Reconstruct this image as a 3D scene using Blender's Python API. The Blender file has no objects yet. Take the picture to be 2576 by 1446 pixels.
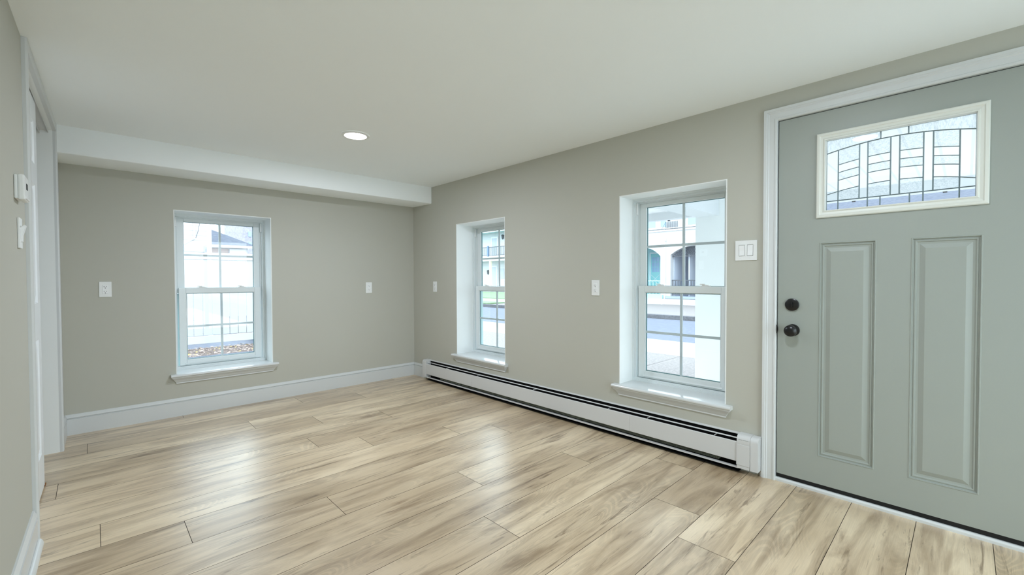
import bpy, bmesh, math, random
from mathutils import Matrix, Vector
random.seed(7)
SC = bpy.context.scene
COL = SC.collection

# ---------------------------------------------------------------- camera
FPX = 1095.945
YAW, PIT, ROL = math.radians(43.88393), math.radians(-1.13107), math.radians(-0.20545)
cam_d = bpy.data.cameras.new('camera')
cam = bpy.data.objects.new('camera', cam_d); COL.objects.link(cam)
fw = Vector((math.sin(YAW)*math.cos(PIT), math.cos(YAW)*math.cos(PIT), math.sin(PIT)))
r0 = Vector((math.cos(YAW), -math.sin(YAW), 0)); u0 = r0.cross(fw)
rr = math.cos(ROL)*r0 + math.sin(ROL)*u0; uu = -math.sin(ROL)*r0 + math.cos(ROL)*u0
CM = Matrix.Identity(4)
for i in range(3):
    CM[i][0] = rr[i]; CM[i][1] = uu[i]; CM[i][2] = -fw[i]
CM.translation = Vector((-2.78588, -4.60451, 1.15))
cam.matrix_world = CM
cam_d.sensor_fit = 'HORIZONTAL'; cam_d.sensor_width = 36
cam_d.lens = FPX*36/2576
cam_d.clip_start = 0.02; cam_d.clip_end = 300
SC.camera = cam

# ---------------------------------------------------------------- sky, exposure
SKY = 5.2
LAMP_W = 19.0
w = bpy.data.worlds.new('overcast_sky'); SC.world = w; w.use_nodes = True
nt = w.node_tree; nt.nodes.clear()
bg = nt.nodes.new('ShaderNodeBackground'); ow = nt.nodes.new('ShaderNodeOutputWorld')
bg.inputs[0].default_value = (0.82, 0.94, 1.0, 1); bg.inputs[1].default_value = SKY
nt.links.new(bg.outputs[0], ow.inputs[0])
vs = SC.view_settings
SC.display_settings.display_device = 'sRGB'
vs.view_transform = 'Standard'; vs.look = 'None'; vs.exposure = 0.0; vs.gamma = 1.0; vs.use_curve_mapping = False
SC.cycles.use_denoising = True
SC.cycles.max_bounces = 12; SC.cycles.diffuse_bounces = 8; SC.cycles.glossy_bounces = 4
SC.cycles.transparent_max_bounces = 16; SC.cycles.transmission_bounces = 8
SC.cycles.sample_clamp_indirect = 6
SC.cycles.caustics_reflective = False; SC.cycles.caustics_refractive = False

# ---------------------------------------------------------------- materials
def newmat(name):
    m = bpy.data.materials.new(name); m.use_nodes = True
    n = m.node_tree; n.nodes.clear()
    o = n.nodes.new('ShaderNodeOutputMaterial')
    return m, n, o
def N(n, t, **kw):
    x = n.nodes.new(t)
    for k, v in kw.items():
        if k in x.inputs: x.inputs[k].default_value = v
        else: setattr(x, k, v)
    return x
def pmat(name, col, rough=0.5, spec=0.5, metal=0.0, bump=0.0, bscale=200, var=0.0, vscale=3.0, stretch=(1,1,1), col2=None):
    m, n, o = newmat(name)
    b = N(n, 'ShaderNodeBsdfPrincipled', Roughness=rough, Metallic=metal)
    b.inputs['Specular IOR Level'].default_value = spec
    b.inputs['Base Color'].default_value = (*col, 1)
    n.links.new(b.outputs[0], o.inputs[0])
    if bump or var or col2:
        tc = N(n, 'ShaderNodeTexCoord'); mp = N(n, 'ShaderNodeMapping')
        mp.inputs['Scale'].default_value = stretch
        n.links.new(tc.outputs['Object'], mp.inputs[0])
    if var or col2:
        c2 = col2 or tuple(c*(1-var) for c in col)
        ns = N(n, 'ShaderNodeTexNoise', Scale=vscale, Detail=6.0, Roughness=0.6)
        cr = N(n, 'ShaderNodeValToRGB'); cr.color_ramp.elements[0].position = 0.35; cr.color_ramp.elements[1].position = 0.65
        cr.color_ramp.elements[0].color = (*col, 1); cr.color_ramp.elements[1].color = (*c2, 1)
        n.links.new(mp.outputs[0], ns.inputs['Vector']); n.links.new(ns.outputs[0], cr.inputs[0]); n.links.new(cr.outputs[0], b.inputs['Base Color'])
    if bump:
        nb = N(n, 'ShaderNodeTexNoise', Scale=bscale, Detail=3.0)
        bp = N(n, 'ShaderNodeBump', Strength=bump, Distance=0.002)
        n.links.new(mp.outputs[0], nb.inputs['Vector']); n.links.new(nb.outputs[0], bp.inputs['Height']); n.links.new(bp.outputs[0], b.inputs['Normal'])
    return m
def lapmat(name, col, pitch, axis='Z', dark=0.8, rough=0.6):
    """siding boards: thin shadow lines painted darker into the colour, plus a bump"""
    m, n, o = newmat(name)
    b = N(n, 'ShaderNodeBsdfPrincipled', Roughness=rough); b.inputs['Base Color'].default_value = (*col, 1)
    tc = N(n, 'ShaderNodeTexCoord'); sp = N(n, 'ShaderNodeSeparateXYZ')
    n.links.new(tc.outputs['Object'], sp.inputs[0])
    d = N(n, 'ShaderNodeMath', operation='DIVIDE'); d.inputs[1].default_value = pitch
    n.links.new(sp.outputs[axis], d.inputs[0])
    f = N(n, 'ShaderNodeMath', operation='FRACT'); n.links.new(d.outputs[0], f.inputs[0])
    g = N(n, 'ShaderNodeMath', operation='LESS_THAN'); g.inputs[1].default_value = 0.1; n.links.new(f.outputs[0], g.inputs[0])
    mx = N(n, 'ShaderNodeMix', data_type='RGBA'); n.links.new(g.outputs[0], mx.inputs[0])
    mx.inputs[6].default_value = (*col, 1); mx.inputs[7].default_value = (*[c*dark for c in col], 1)  # shadow line at each board edge darkened in the colour
    n.links.new(mx.outputs[2], b.inputs['Base Color'])
    bp = N(n, 'ShaderNodeBump', Strength=0.6, Distance=0.01); n.links.new(f.outputs[0], bp.inputs['Height']); n.links.new(bp.outputs[0], b.inputs['Normal'])
    n.links.new(b.outputs[0], o.inputs[0])
    return m
def glassmat(name, tint, ior=1.5, gain=1.0, rough=0.0):
    m, n, o = newmat(name)
    t = N(n, 'ShaderNodeBsdfTransparent'); t.inputs[0].default_value = (*tint, 1)
    g = N(n, 'ShaderNodeBsdfGlossy', Roughness=rough); g.inputs[0].default_value = (1, 1, 1, 1)
    f = N(n, 'ShaderNodeLayerWeight', Blend=0.5)          # two-sided Schlick reflectance of a thin pane
    pw = N(n, 'ShaderNodeMath', operation='POWER'); pw.inputs[1].default_value = 5.0
    ad = N(n, 'ShaderNodeMath', operation='MULTIPLY_ADD'); ad.inputs[1].default_value = 0.96; ad.inputs[2].default_value = 0.04
    mu = N(n, 'ShaderNodeMath', operation='MULTIPLY'); mu.inputs[1].default_value = gain; mu.use_clamp = True
    ms = N(n, 'ShaderNodeMixShader')
    n.links.new(f.outputs['Facing'], pw.inputs[0]); n.links.new(pw.outputs[0], ad.inputs[0]); n.links.new(ad.outputs[0], mu.inputs[0]); n.links.new(mu.outputs[0], ms.inputs[0])
    n.links.new(t.outputs[0], ms.inputs[1]); n.links.new(g.outputs[0], ms.inputs[2]); n.links.new(ms.outputs[0], o.inputs[0])
    return m
def texglass(name, scale, stretch):
    """patterned decorative glass: light passes, partly scattered by the rippled face"""
    m, n, o = newmat(name)
    tc = N(n, 'ShaderNodeTexCoord'); mp = N(n, 'ShaderNodeMapping'); mp.inputs['Scale'].default_value = stretch
    ns = N(n, 'ShaderNodeTexNoise', Scale=scale, Detail=3.0, Roughness=0.7, Distortion=1.0)
    n.links.new(tc.outputs['Object'], mp.inputs[0]); n.links.new(mp.outputs[0], ns.inputs['Vector'])
    bp = N(n, 'ShaderNodeBump', Strength=1.0, Distance=0.004); n.links.new(ns.outputs[0], bp.inputs['Height'])
    t = N(n, 'ShaderNodeBsdfTransparent'); 
    cr = N(n, 'ShaderNodeValToRGB'); cr.color_ramp.elements[0].position = 0.38; cr.color_ramp.elements[1].position = 0.55
    cr.color_ramp.elements[0].color = (0.72, 0.78, 0.82, 1); cr.color_ramp.elements[1].color = (0.97, 0.99, 1, 1)
    n.links.new(ns.outputs[0], cr.inputs[0]); n.links.new(cr.outputs[0], t.inputs[0])
    tl = N(n, 'ShaderNodeBsdfTranslucent'); tl.inputs[0].default_value = (0.95, 0.97, 1, 1); n.links.new(bp.outputs[0], tl.inputs['Normal'])
    gl = N(n, 'ShaderNodeBsdfGlossy', Roughness=0.15); n.links.new(bp.outputs[0], gl.inputs['Normal'])
    m1 = N(n, 'ShaderNodeMixShader'); m1.inputs[0].default_value = 0.22
    m2 = N(n, 'ShaderNodeMixShader'); m2.inputs[0].default_value = 0.06
    n.links.new(t.outputs[0], m1.inputs[1]); n.links.new(tl.outputs[0], m1.inputs[2])
    n.links.new(m1.outputs[0], m2.inputs[1]); n.links.new(gl.outputs[0], m2.inputs[2]); n.links.new(m2.outputs[0], o.inputs[0])
    return m
def emat(name, col, st):
    m, n, o = newmat(name)
    e = N(n, 'ShaderNodeEmission'); e.inputs[0].default_value = (*col, 1); e.inputs[1].default_value = st
    n.links.new(e.outputs[0], o.inputs[0]); return m

def floor_mat():
    m, n, o = newmat('laminate_oak')
    L = n.links.new
    b = N(n, 'ShaderNodeBsdfPrincipled'); b.inputs['Specular IOR Level'].default_value = 0.7
    uv = N(n, 'ShaderNodeUVMap'); uv.uv_map = 'plank'
    at = N(n, 'ShaderNodeAttribute'); at.attribute_name = 'tone'
    def noise(sx, sy, detail, rough=0.6, dist=0.0, seed=0.0):
        mp = N(n, 'ShaderNodeMapping'); mp.inputs['Scale'].default_value = (sx, sy, 1); mp.inputs['Location'].default_value = (seed, seed*0.7, seed)
        ns = N(n, 'ShaderNodeTexNoise', Scale=1.0, Detail=detail, Roughness=rough, Distortion=dist)
        L(uv.outputs[0], mp.inputs[0]); L(mp.outputs[0], ns.inputs['Vector']); return ns.outputs[0]
    def ramp(src, p0, c0, p1, c1, mid=None):
        cr = N(n, 'ShaderNodeValToRGB'); e = cr.color_ramp.elements
        e[0].position = p0; e[1].position = p1; e[0].color = (*c0, 1); e[1].color = (*c1, 1)
        if mid:
            x = cr.color_ramp.elements.new(mid[0]); x.color = (*mid[1], 1)
        L(src, cr.inputs[0]); return cr.outputs[0]
    def mul(a, bb, f=1.0):
        mx = N(n, 'ShaderNodeMix', data_type='RGBA', blend_type='MULTIPLY'); mx.inputs[0].default_value = f
        L(a, mx.inputs[6]); L(bb, mx.inputs[7]); return mx.outputs[2]
    g = lambda v: (v, v, v)
    # broad tone clouds
    base = ramp(noise(1.4, 4.5, 4, 0.55, 0.5), 0.30, (0.58, 0.45, 0.295), 0.68, (0.81, 0.675, 0.485))
    # grey-brown smoky bands along the grain
    band = ramp(noise(1.5, 11.0, 6, 0.6, 0.8, 3.1), 0.34, (0.58, 0.53, 0.485), 0.54, g(1.0))
    c = mul(base, band, 0.95)
    # thin dark streaks
    streak = ramp(noise(2.2, 30.0, 7, 0.68, 1.1, 9.3), 0.33, (0.38, 0.33, 0.29), 0.43, g(1.0))
    c = mul(c, streak, 0.9)
    # very fine fibres
    fib = ramp(noise(4.0, 300.0, 3, 0.7, 0.3, 5.0), 0.3, g(0.88), 0.65, g(1.03))
    c = mul(c, fib, 0.8)
    # cathedral growth rings: sine of a smooth field
    fld = noise(1.1, 4.2, 1.0, 0.4, 0.9, 14.0)
    s1 = N(n, 'ShaderNodeMath', operation='MULTIPLY'); s1.inputs[1].default_value = 190.0; L(fld, s1.inputs[0])
    s2 = N(n, 'ShaderNodeMath', operation='SINE'); L(s1.outputs[0], s2.inputs[0])
    rings = ramp(s2.outputs[0], 0.0, g(0.86), 0.7, g(1.0))
    mask = ramp(noise(0.9, 3.2, 2, 0.5, 0.0, 31.0), 0.47, g(0.0), 0.62, g(1.0))
    mx = N(n, 'ShaderNodeMix', data_type='RGBA', blend_type='MULTIPLY'); L(mask, mx.inputs[0]); L(c, mx.inputs[6]); L(rings, mx.inputs[7])
    c = mx.outputs[2]
    # knots and specks
    mp = N(n, 'ShaderNodeMapping'); mp.inputs['Scale'].default_value = (2.6, 7.0, 1)
    vo = N(n, 'ShaderNodeTexVoronoi', Scale=1.0); L(uv.outputs[0], mp.inputs[0]); L(mp.outputs[0], vo.inputs['Vector'])
    kn = ramp(vo.outputs['Distance'], 0.02, (0.35, 0.27, 0.20), 0.16, g(1.0), (0.05, (0.72, 0.66, 0.60)))
    c = mul(c, kn, 0.7)
    # per-plank tone
    tn = ramp(at.outputs['Fac'], 0.0, (0.80, 0.76, 0.72), 1.0, (1.05, 1.04, 1.03))
    c = mul(c, tn, 1.0)
    L(c, b.inputs['Base Color'])
    rn = noise(7.0, 60.0, 4, 0.6, 0.5, 2.0)
    mr = N(n, 'ShaderNodeMapRange'); mr.inputs['To Min'].default_value = 0.24; mr.inputs['To Max'].default_value = 0.40
    L(rn, mr.inputs['Value']); L(mr.outputs[0], b.inputs['Roughness'])
    bp = N(n, 'ShaderNodeBump', Strength=0.22, Distance=0.0012)
    L(noise(6.0, 190.0, 4, 0.7, 0.6, 8.0), bp.inputs['Height']); L(bp.outputs[0], b.inputs['Normal'])
    b.inputs['Coat Weight'].default_value = 0.5; b.inputs['Coat Roughness'].default_value = 0.30
    L(b.outputs[0], o.inputs[0])
    return m

M = {}
M['wall'] = pmat('beige_wall_paint', (0.49, 0.49, 0.435), 0.75, 0.25, bump=0.08, bscale=260)
M['ceil'] = pmat('white_ceiling_paint', (0.89, 0.93, 0.94), 0.8, 0.2, bump=0.05, bscale=200)
M['trim'] = pmat('white_gloss_trim', (0.63, 0.655, 0.66), 0.28, 0.5, bump=0.03, bscale=40)
M['sill'] = pmat('white_gloss_sill_paint', (0.66, 0.685, 0.69), 0.13, 0.6)
M['reveal'] = pmat('white_reveal_paint', (0.84, 0.87, 0.87), 0.6, 0.3)
M['vinyl'] = pmat('white_vinyl_frame', (0.70, 0.75, 0.76), 0.35, 0.5)
M['door'] = pmat('sage_green_door_paint', (0.325, 0.355, 0.325), 0.40, 0.45, bump=0.05, bscale=300)
M['lite'] = pmat('cream_white_lite_frame', (0.70, 0.72, 0.67), 0.4, 0.45)
M['closet'] = pmat('white_closet_door_paint', (0.80, 0.84, 0.87), 0.35, 0.5)
M['black'] = pmat('matte_black_metal', (0.004, 0.004, 0.005), 0.28, 0.5)
M['rubber'] = pmat('black_rubber', (0.010, 0.010, 0.010), 0.6, 0.3)
M['plastic'] = pmat('white_plastic', (0.80, 0.82, 0.82), 0.35, 0.5)
M['plastic2'] = pmat('white_switch_plastic', (0.84, 0.86, 0.87), 0.3, 0.5)
M['hole'] = pmat('socket_slot_black', (0.005, 0.005, 0.005), 0.8, 0.1)
M['heater'] = pmat('white_enamel_heater', (0.62, 0.63, 0.635), 0.35, 0.5)
M['dark'] = pmat('black_cavity_shade', (0.006, 0.006, 0.006), 0.7, 0.1)
M['fin'] = pmat('dusty_aluminium_fins', (0.30, 0.33, 0.27), 0.5, 0.4, metal=0.3, var=0.5, vscale=25)
M['brass'] = pmat('worn_brass', (0.38, 0.17, 0.06), 0.4, 0.5, metal=0.6)
M['came'] = pmat('leaded_came', (0.17, 0.23, 0.25), 0.4, 0.5, metal=0.3)
M['glass'] = glassmat('window_glass', (0.86, 0.91, 0.93), 1.5, 1.6)
M['glass3'] = glassmat('added_door_and_lite_glass', (0.97, 0.99, 1.0), 1.5, 1.0)
M['glass2'] = glassmat('door_insulated_glass', (0.96, 0.985, 1.0), 1.5, 2.2)
M['frost'] = texglass('rippled_glass', 150, (1, 0.35, 1.4))
M['frost2'] = texglass('reeded_glass', 150, (1, 1.8, 0.35))
M['shade_line'] = pmat('teal_grey_shade_line', (0.10, 0.24, 0.25), 0.5, 0.4)  # shade at the pane edge put into the colour
M['outer_shade'] = pmat('shade_tinted_outer_frame', (0.50, 0.68, 0.68), 0.5, 0.4)  # shaded outer frame, the shade put into the tint
M['lampwhite'] = emat('led_diffuser', (1.0, 0.96, 0.9), 14)
M['print'] = pmat('grey_printing', (0.25, 0.28, 0.28), 0.6, 0.2)
M['floor'] = floor_mat()
M['groove'] = pmat('floor_groove', (0.05, 0.04, 0.03), 0.8, 0.1)
# outside
M['asphalt'] = pmat('asphalt', (0.135, 0.15, 0.195), 0.9, 0.2, col2=(0.17, 0.19, 0.24), vscale=9, bump=0.3, bscale=60)
M['drive'] = pmat('dark_driveway', (0.11, 0.13, 0.17), 0.9, 0.2, var=0.2, vscale=9)
M['walk'] = pmat('aggregate_sidewalk', (0.31, 0.285, 0.28), 0.9, 0.2, col2=(0.20, 0.185, 0.185), vscale=28)
M['conc'] = pmat('pale_concrete', (0.44, 0.43, 0.43), 0.9, 0.2, var=0.12, vscale=5)
M['bounce_paving'] = pmat('white_bounce_paving', (0.80, 0.80, 0.79), 0.9, 0.2, var=0.08, vscale=3)  # whitened to bounce daylight; on unseen ground only
M['curb'] = pmat('curb_stone', (0.17, 0.17, 0.185), 0.9, 0.2, var=0.35, vscale=14)
M['grass'] = pmat('lawn_grass', (0.22, 0.33, 0.19), 0.9, 0.2, var=0.3, vscale=30, bump=0.6, bscale=60)
M['mulch'] = pmat('wood_chip_mulch', (0.22, 0.17, 0.155), 0.95, 0.1, col2=(0.10, 0.075, 0.07), vscale=40, bump=0.8, bscale=60)
M['chip'] = pmat('pale_leaf_litter', (0.40, 0.31, 0.27), 0.9, 0.1)
M['leaf'] = pmat('yellow_leaf', (0.62, 0.45, 0.12), 0.9, 0.1)
M['fence'] = pmat('white_vinyl_fence', (0.52, 0.53, 0.545), 0.5, 0.4, var=0.05, vscale=1.4)
M['stucco'] = pmat('white_stucco', (0.57, 0.575, 0.59), 0.9, 0.2, bump=0.5, bscale=30, var=0.04, vscale=4)
M['siding'] = lapmat('pale_lap_siding', (0.60, 0.575, 0.59), 0.12, 'Z', 0.72)
M['siding2'] = lapmat('white_lap_siding', (0.62, 0.64, 0.68), 0.16, 'Z', 0.75)
M['porch'] = lapmat('white_board_ceiling', (0.93, 0.94, 0.95), 0.16, 'Y', 0.85)
M['pillar'] = pmat('white_stucco_pillar', (0.93, 0.94, 0.94), 0.85, 0.2, bump=0.15, bscale=90)
M['ewhite'] = pmat('white_exterior_trim', (0.76, 0.78, 0.80), 0.6, 0.3)
M['teal'] = pmat('teal_paint', (0.26, 0.58, 0.60), 0.5, 0.4)
M['teal2'] = pmat('pale_teal_paint', (0.42, 0.70, 0.72), 0.5, 0.4)
M['eglass'] = pmat('blue_window_glass', (0.28, 0.42, 0.62), 0.15, 0.6)
M['iron'] = pmat('wrought_iron', (0.08, 0.085, 0.10), 0.5, 0.4)
M['bluemetal'] = pmat('blue_grey_metal', (0.14, 0.22, 0.36), 0.5, 0.4)
M['slate'] = pmat('slate_shingles', (0.15, 0.165, 0.205), 0.85, 0.2, col2=(0.09, 0.10, 0.135), vscale=9, stretch=(1, 1, 7), bump=0.4, bscale=12)
M['metalroof'] = pmat('pale_metal_roof', (0.45, 0.60, 0.62), 0.4, 0.5)
M['step'] = pmat('blue_grey_step', (0.33, 0.38, 0.48), 0.8, 0.2)
M['box'] = pmat('pale_blue_box', (0.42, 0.56, 0.72), 0.5, 0.4)
M['farwall'] = pmat('grey_brick_faraway', (0.42, 0.40, 0.44), 0.9, 0.2, col2=(0.30, 0.28, 0.34), vscale=7)
M['cream'] = pmat('cream_post', (0.74, 0.68, 0.52), 0.6, 0.3)
M['shade'] = pmat('grey_interior_wall', (0.50, 0.54, 0.62), 0.8, 0.2)
def brick_mat():
    m, n, o = newmat('red_brick')
    b = N(n, 'ShaderNodeBsdfPrincipled', Roughness=0.9)
    tc = N(n, 'ShaderNodeTexCoord'); mp = N(n, 'ShaderNodeMapping'); mp.inputs['Rotation'].default_value = (math.pi/2, 0, 0)
    br = N(n, 'ShaderNodeTexBrick', Scale=14.0); br.inputs['Color1'].default_value = (0.42, 0.13, 0.08, 1); br.inputs['Color2'].default_value = (0.30, 0.09, 0.06, 1); br.inputs['Mortar'].default_value = (0.75, 0.72, 0.68, 1)
    br.inputs['Mortar Size'].default_value = 0.06
    n.links.new(tc.outputs['Object'], mp.inputs[0]); n.links.new(mp.outputs[0], br.inputs['Vector']); n.links.new(br.outputs[0], b.inputs['Base Color']); n.links.new(b.outputs[0], o.inputs[0])
    return m
M['brick'] = brick_mat()

# ---------------------------------------------------------------- mesh builder
class MB:
    def __init__(s): s.bm = bmesh.new()
    def quad(s, pts):
        return s.bm.faces.new([s.bm.verts.new(p) for p in pts])
    def box(s, x0, x1, y0, y1, z0, z1, bev=0.0, seg=2):
        if x1 < x0: x0, x1 = x1, x0
        if y1 < y0: y0, y1 = y1, y0
        if z1 < z0: z0, z1 = z1, z0
        v = [s.bm.verts.new(p) for p in ((x0,y0,z0),(x1,y0,z0),(x1,y1,z0),(x0,y1,z0),(x0,y0,z1),(x1,y0,z1),(x1,y1,z1),(x0,y1,z1))]
        fs = [s.bm.faces.new([v[i] for i in f]) for f in ((3,2,1,0),(4,5,6,7),(0,1,5,4),(1,2,6,5),(2,3,7,6),(3,0,4,7))]
        if bev > 0:
            es = list({e for f in fs for e in f.edges})
            bmesh.ops.bevel(s.bm, geom=es, offset=bev, segments=seg, affect='EDGES', profile=0.5)
        return s
    def prism(s, prof, axis, a, b):
        """extrude a closed 2-D profile along an axis. prof pairs fill the two other axes in xyz order"""
        def P(p, t):
            if axis == 'x': return (t, p[0], p[1])
            if axis == 'y': return (p[0], t, p[1])
            return (p[0], p[1], t)
        A = [s.bm.verts.new(P(p, a)) for p in prof]; B = [s.bm.verts.new(P(p, b)) for p in prof]
        k = len(prof)
        for i in range(k): s.bm.faces.new((A[i], A[(i+1) % k], B[(i+1) % k], B[i]))
        s.bm.faces.new(A[::-1]); s.bm.faces.new(B)
        return s
    def rings(s, u0, u1, z0, z1, prof, y=0.0, cap=True):
        """nested rectangles facing -y: prof = [(inset, depth)]; first ring is open"""
        last = None
        for ins, d in prof:
            r = [s.bm.verts.new(p) for p in ((u0+ins, y+d, z0+ins), (u1-ins, y+d, z0+ins), (u1-ins, y+d, z1-ins), (u0+ins, y+d, z1-ins))]
            if last:
                for i in range(4): s.bm.faces.new((last[i], last[(i+1) % 4], r[(i+1) % 4], r[i]))
            last = r
        if cap: s.bm.faces.new(last)
        return s
    def sheet(s, us, zs, holes, y=0.0):
        """flat sheet facing -y made of grid cells, skipping holes (u0,u1,z0,z1)"""
        us = sorted(set(us) | {h[0] for h in holes} | {h[1] for h in holes}); zs = sorted(set(zs) | {h[2] for h in holes} | {h[3] for h in holes})
        for i in range(len(us)-1):
            for j in range(len(zs)-1):
                cu, cz = (us[i]+us[i+1])/2, (zs[j]+zs[j+1])/2
                if any(h[0] < cu < h[1] and h[2] < cz < h[3] for h in holes): continue
                s.quad([(us[i], y, zs[j]), (us[i+1], y, zs[j]), (us[i+1], y, zs[j+1]), (us[i], y, zs[j+1])])
        return s
    def slab(s, u0, u1, z0, z1, y0, y1, holes=()):
        """thick wall panel between y0 (room face) and y1 with rectangular through-holes"""
        s.sheet([u0, u1], [z0, z1], holes, y0); s.sheet([u0, u1], [z0, z1], holes, y1)
        for a, b, c, d in [(u0, u1, z0, z1)] + list(holes):
            for p, q in (((a,c),(b,c)), ((b,c),(b,d)), ((b,d),(a,d)), ((a,d),(a,c))):
                s.quad([(p[0], y0, p[1]), (q[0], y0, q[1]), (q[0], y1, q[1]), (p[0], y1, p[1])])
        return s
    def lathe(s, prof, cx, cz, y0=0.0, n=40, axis='y'):
        """prof = [(r, t)] revolved about an axis through (cx, cz); t runs along the axis"""
        last = None
        for r, t in prof:
            ring = []
            for k in range(n):
                a = 2*math.pi*k/n; c, q = r*math.cos(a), r*math.sin(a)
                if axis == 'y': ring.append(s.bm.verts.new((cx+c, y0+t, cz+q)))
                else: ring.append(s.bm.verts.new((cx+c, y0+q, cz+t)))
            if last:
                for k in range(n): s.bm.faces.new((last[k], last[(k+1) % n], ring[(k+1) % n], ring[k]))
            else: s.bm.faces.new(ring[::-1])
            last = ring
        s.bm.faces.new(last)
        return s
    def tube(s, pts, r, n=8):
        pts = [Vector(p) for p in pts]; last = None
        for i, p in enumerate(pts):
            t = (pts[min(i+1, len(pts)-1)] - pts[max(i-1, 0)]).normalized()
            up = Vector((0, 0, 1)) if abs(t.z) < 0.9 else Vector((0, 1, 0))
            a = t.cross(up).normalized(); b = t.cross(a)
            ring = [s.bm.verts.new(p + r*(math.cos(2*math.pi*k/n)*a + math.sin(2*math.pi*k/n)*b)) for k in range(n)]
            if last:
                for k in range(n): s.bm.faces.new((last[k], last[(k+1) % n], ring[(k+1) % n], ring[k]))
            else: s.bm.faces.new(ring[::-1])
            last = ring
        s.bm.faces.new(last)
        return s
    def build(s, name, mat, parent=None, mtx=None, smooth=False, label=None):
        bmesh.ops.remove_doubles(s.bm, verts=s.bm.verts[:], dist=1e-6)
        bmesh.ops.recalc_face_normals(s.bm, faces=s.bm.faces[:])
        me = bpy.data.meshes.new(name); s.bm.to_mesh(me); s.bm.free()
        me.materials.append(M[mat] if isinstance(mat, str) else mat)
        if smooth:
            me.shade_smooth()
            me.set_sharp_from_angle(angle=math.radians(35))
        o = bpy.data.objects.new(name, me); COL.objects.link(o)
        if parent: o.parent = parent
        if mtx is not None: o.matrix_world = mtx
        if label: o['label'] = label
        return o
def tag(o, label, cat, group=None, kind=None):
    if label: o['label'] = label
    if cat: o['category'] = cat
    if group: o['group'] = group
    if kind: o['kind'] = kind
    return o
def empty(name, mtx, label=None, cat=None, group=None, kind=None):
    o = bpy.data.objects.new(name, None); COL.objects.link(o); o.matrix_world = mtx; o.empty_display_size = 0.1
    return tag(o, label, cat, group, kind)
def frame(origin, u):
    """local X = left to right along the wall as seen from the room, local Y = into the wall, Z up"""
    u = Vector(u).normalized(); z = Vector((0, 0, 1)); y = z.cross(u)
    m = Matrix.Identity(4)
    for i in range(3): m[i][0] = u[i]; m[i][1] = y[i]; m[i][2] = z[i]
    m.translation = Vector(origin); return m
CEIL = 2.191
YB = -6.0                                     # wall behind the camera
FA = lambda x=0, z=0, d=0: frame((x, d, z), (1, 0, 0))        # far wall
FB = lambda y=0, z=0, d=0: frame((d, y, z), (0, -1, 0))       # right wall
CO = Vector((-2.955, 0, 0)); CU = Vector((0.02, 1, 0)).normalized(); CN = Vector((0, 0, 1)).cross(CU)
FC = lambda u=0, z=0, d=0: frame(CO + u*CU + d*CN + Vector((0, 0, z)), CU)   # left wall
FD = lambda x=0, z=0, d=0: frame((x, YB - d, z), (-1, 0, 0))  # back wall

# ---------------------------------------------------------------- room shell
JOIN = {0: [-2.256], 1: [-1.388], 2: [-2.832, -0.890], 3: [-1.896], 4: [-1.476], 5: [-2.946, -1.004], 6: [-1.686], 7: [-1.405], 8: [-2.780, -0.836],
        9: [-2.490, -0.546], 10: [-1.912], 11: [-1.238], 12: [-0.564], 13: [-1.438], 14: [-2.15], 15: [-0.683], 16: [-0.930], 17: [-1.70], 18: [-1.30], 19: [-1.6], 20: [-1.1], 21: [-1.9]}
def make_floor():
    bm = bmesh.new(); uvl = bm.loops.layers.uv.new('plank'); tl = bm.loops.layers.float_color.new('tone')
    g = 0.0011; X0, X1, PL = -3.75, 0.0, 1.944
    ys = [0.30] + [-0.09 - 0.2427*k for k in range(25)]
    rng = random.Random(11)
    for k in range(len(ys)-1):
        y1, y0 = ys[k], ys[k+1]
        j = JOIN.get(k, [-rng.uniform(0.3, 1.9)])
        cuts = set()
        for t in range(-3, 4):
            c = j[0] + t*PL
            if X0 < c < X1: cuts.add(round(c, 4))
        cuts = [X0] + sorted(cuts) + [X1]
        for a, b in zip(cuts[:-1], cuts[1:]):
            ou, ov, tone = rng.uniform(0, 60), rng.uniform(0, 60), rng.random()
            xa, xb, ya, yb = a+g, b-g, y0+g, y1-g
            if y1 == 0.30: ya, yb = y0+g, 0.0
            q = [(xa, ya), (xb, ya), (xb, yb), (xa, yb)]
            top = [bm.verts.new((x, y, 0)) for x, y in q]; low = [bm.verts.new((x, y, -0.002)) for x, y in q]
            fs = [bm.faces.new(top)] + [bm.faces.new((top[i], low[i], low[(i+1) % 4], top[(i+1) % 4])) for i in range(4)]
            for f in fs[1:]: f.material_index = 1
            for f in fs:
                for lp in f.loops:
                    lp[uvl].uv = (lp.vert.co.x + ou, lp.vert.co.y + ov); lp[tl] = (tone, tone, tone, 1)
    base = bm.faces.new([bm.verts.new(p) for p in ((X0, YB, -0.0019), (X1, YB, -0.0019), (X1, 0, -0.0019), (X0, 0, -0.0019))])
    base.material_index = 1
    # body of the floor below
    bm.faces.new([bm.verts.new(p) for p in ((X0, YB, -0.12), (X0, 0, -0.12), (X1, 0, -0.12), (X1, YB, -0.12))]).material_index = 1
    me = bpy.data.meshes.new('floor'); bm.to_mesh(me); bm.free()
    me.materials.append(M['floor']); me.materials.append(M['groove'])
    o = bpy.data.objects.new('floor', me); COL.objects.link(o)
    return tag(o, 'pale oak laminate plank floor running through the whole room', 'floor', kind='structure')
make_floor()

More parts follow.
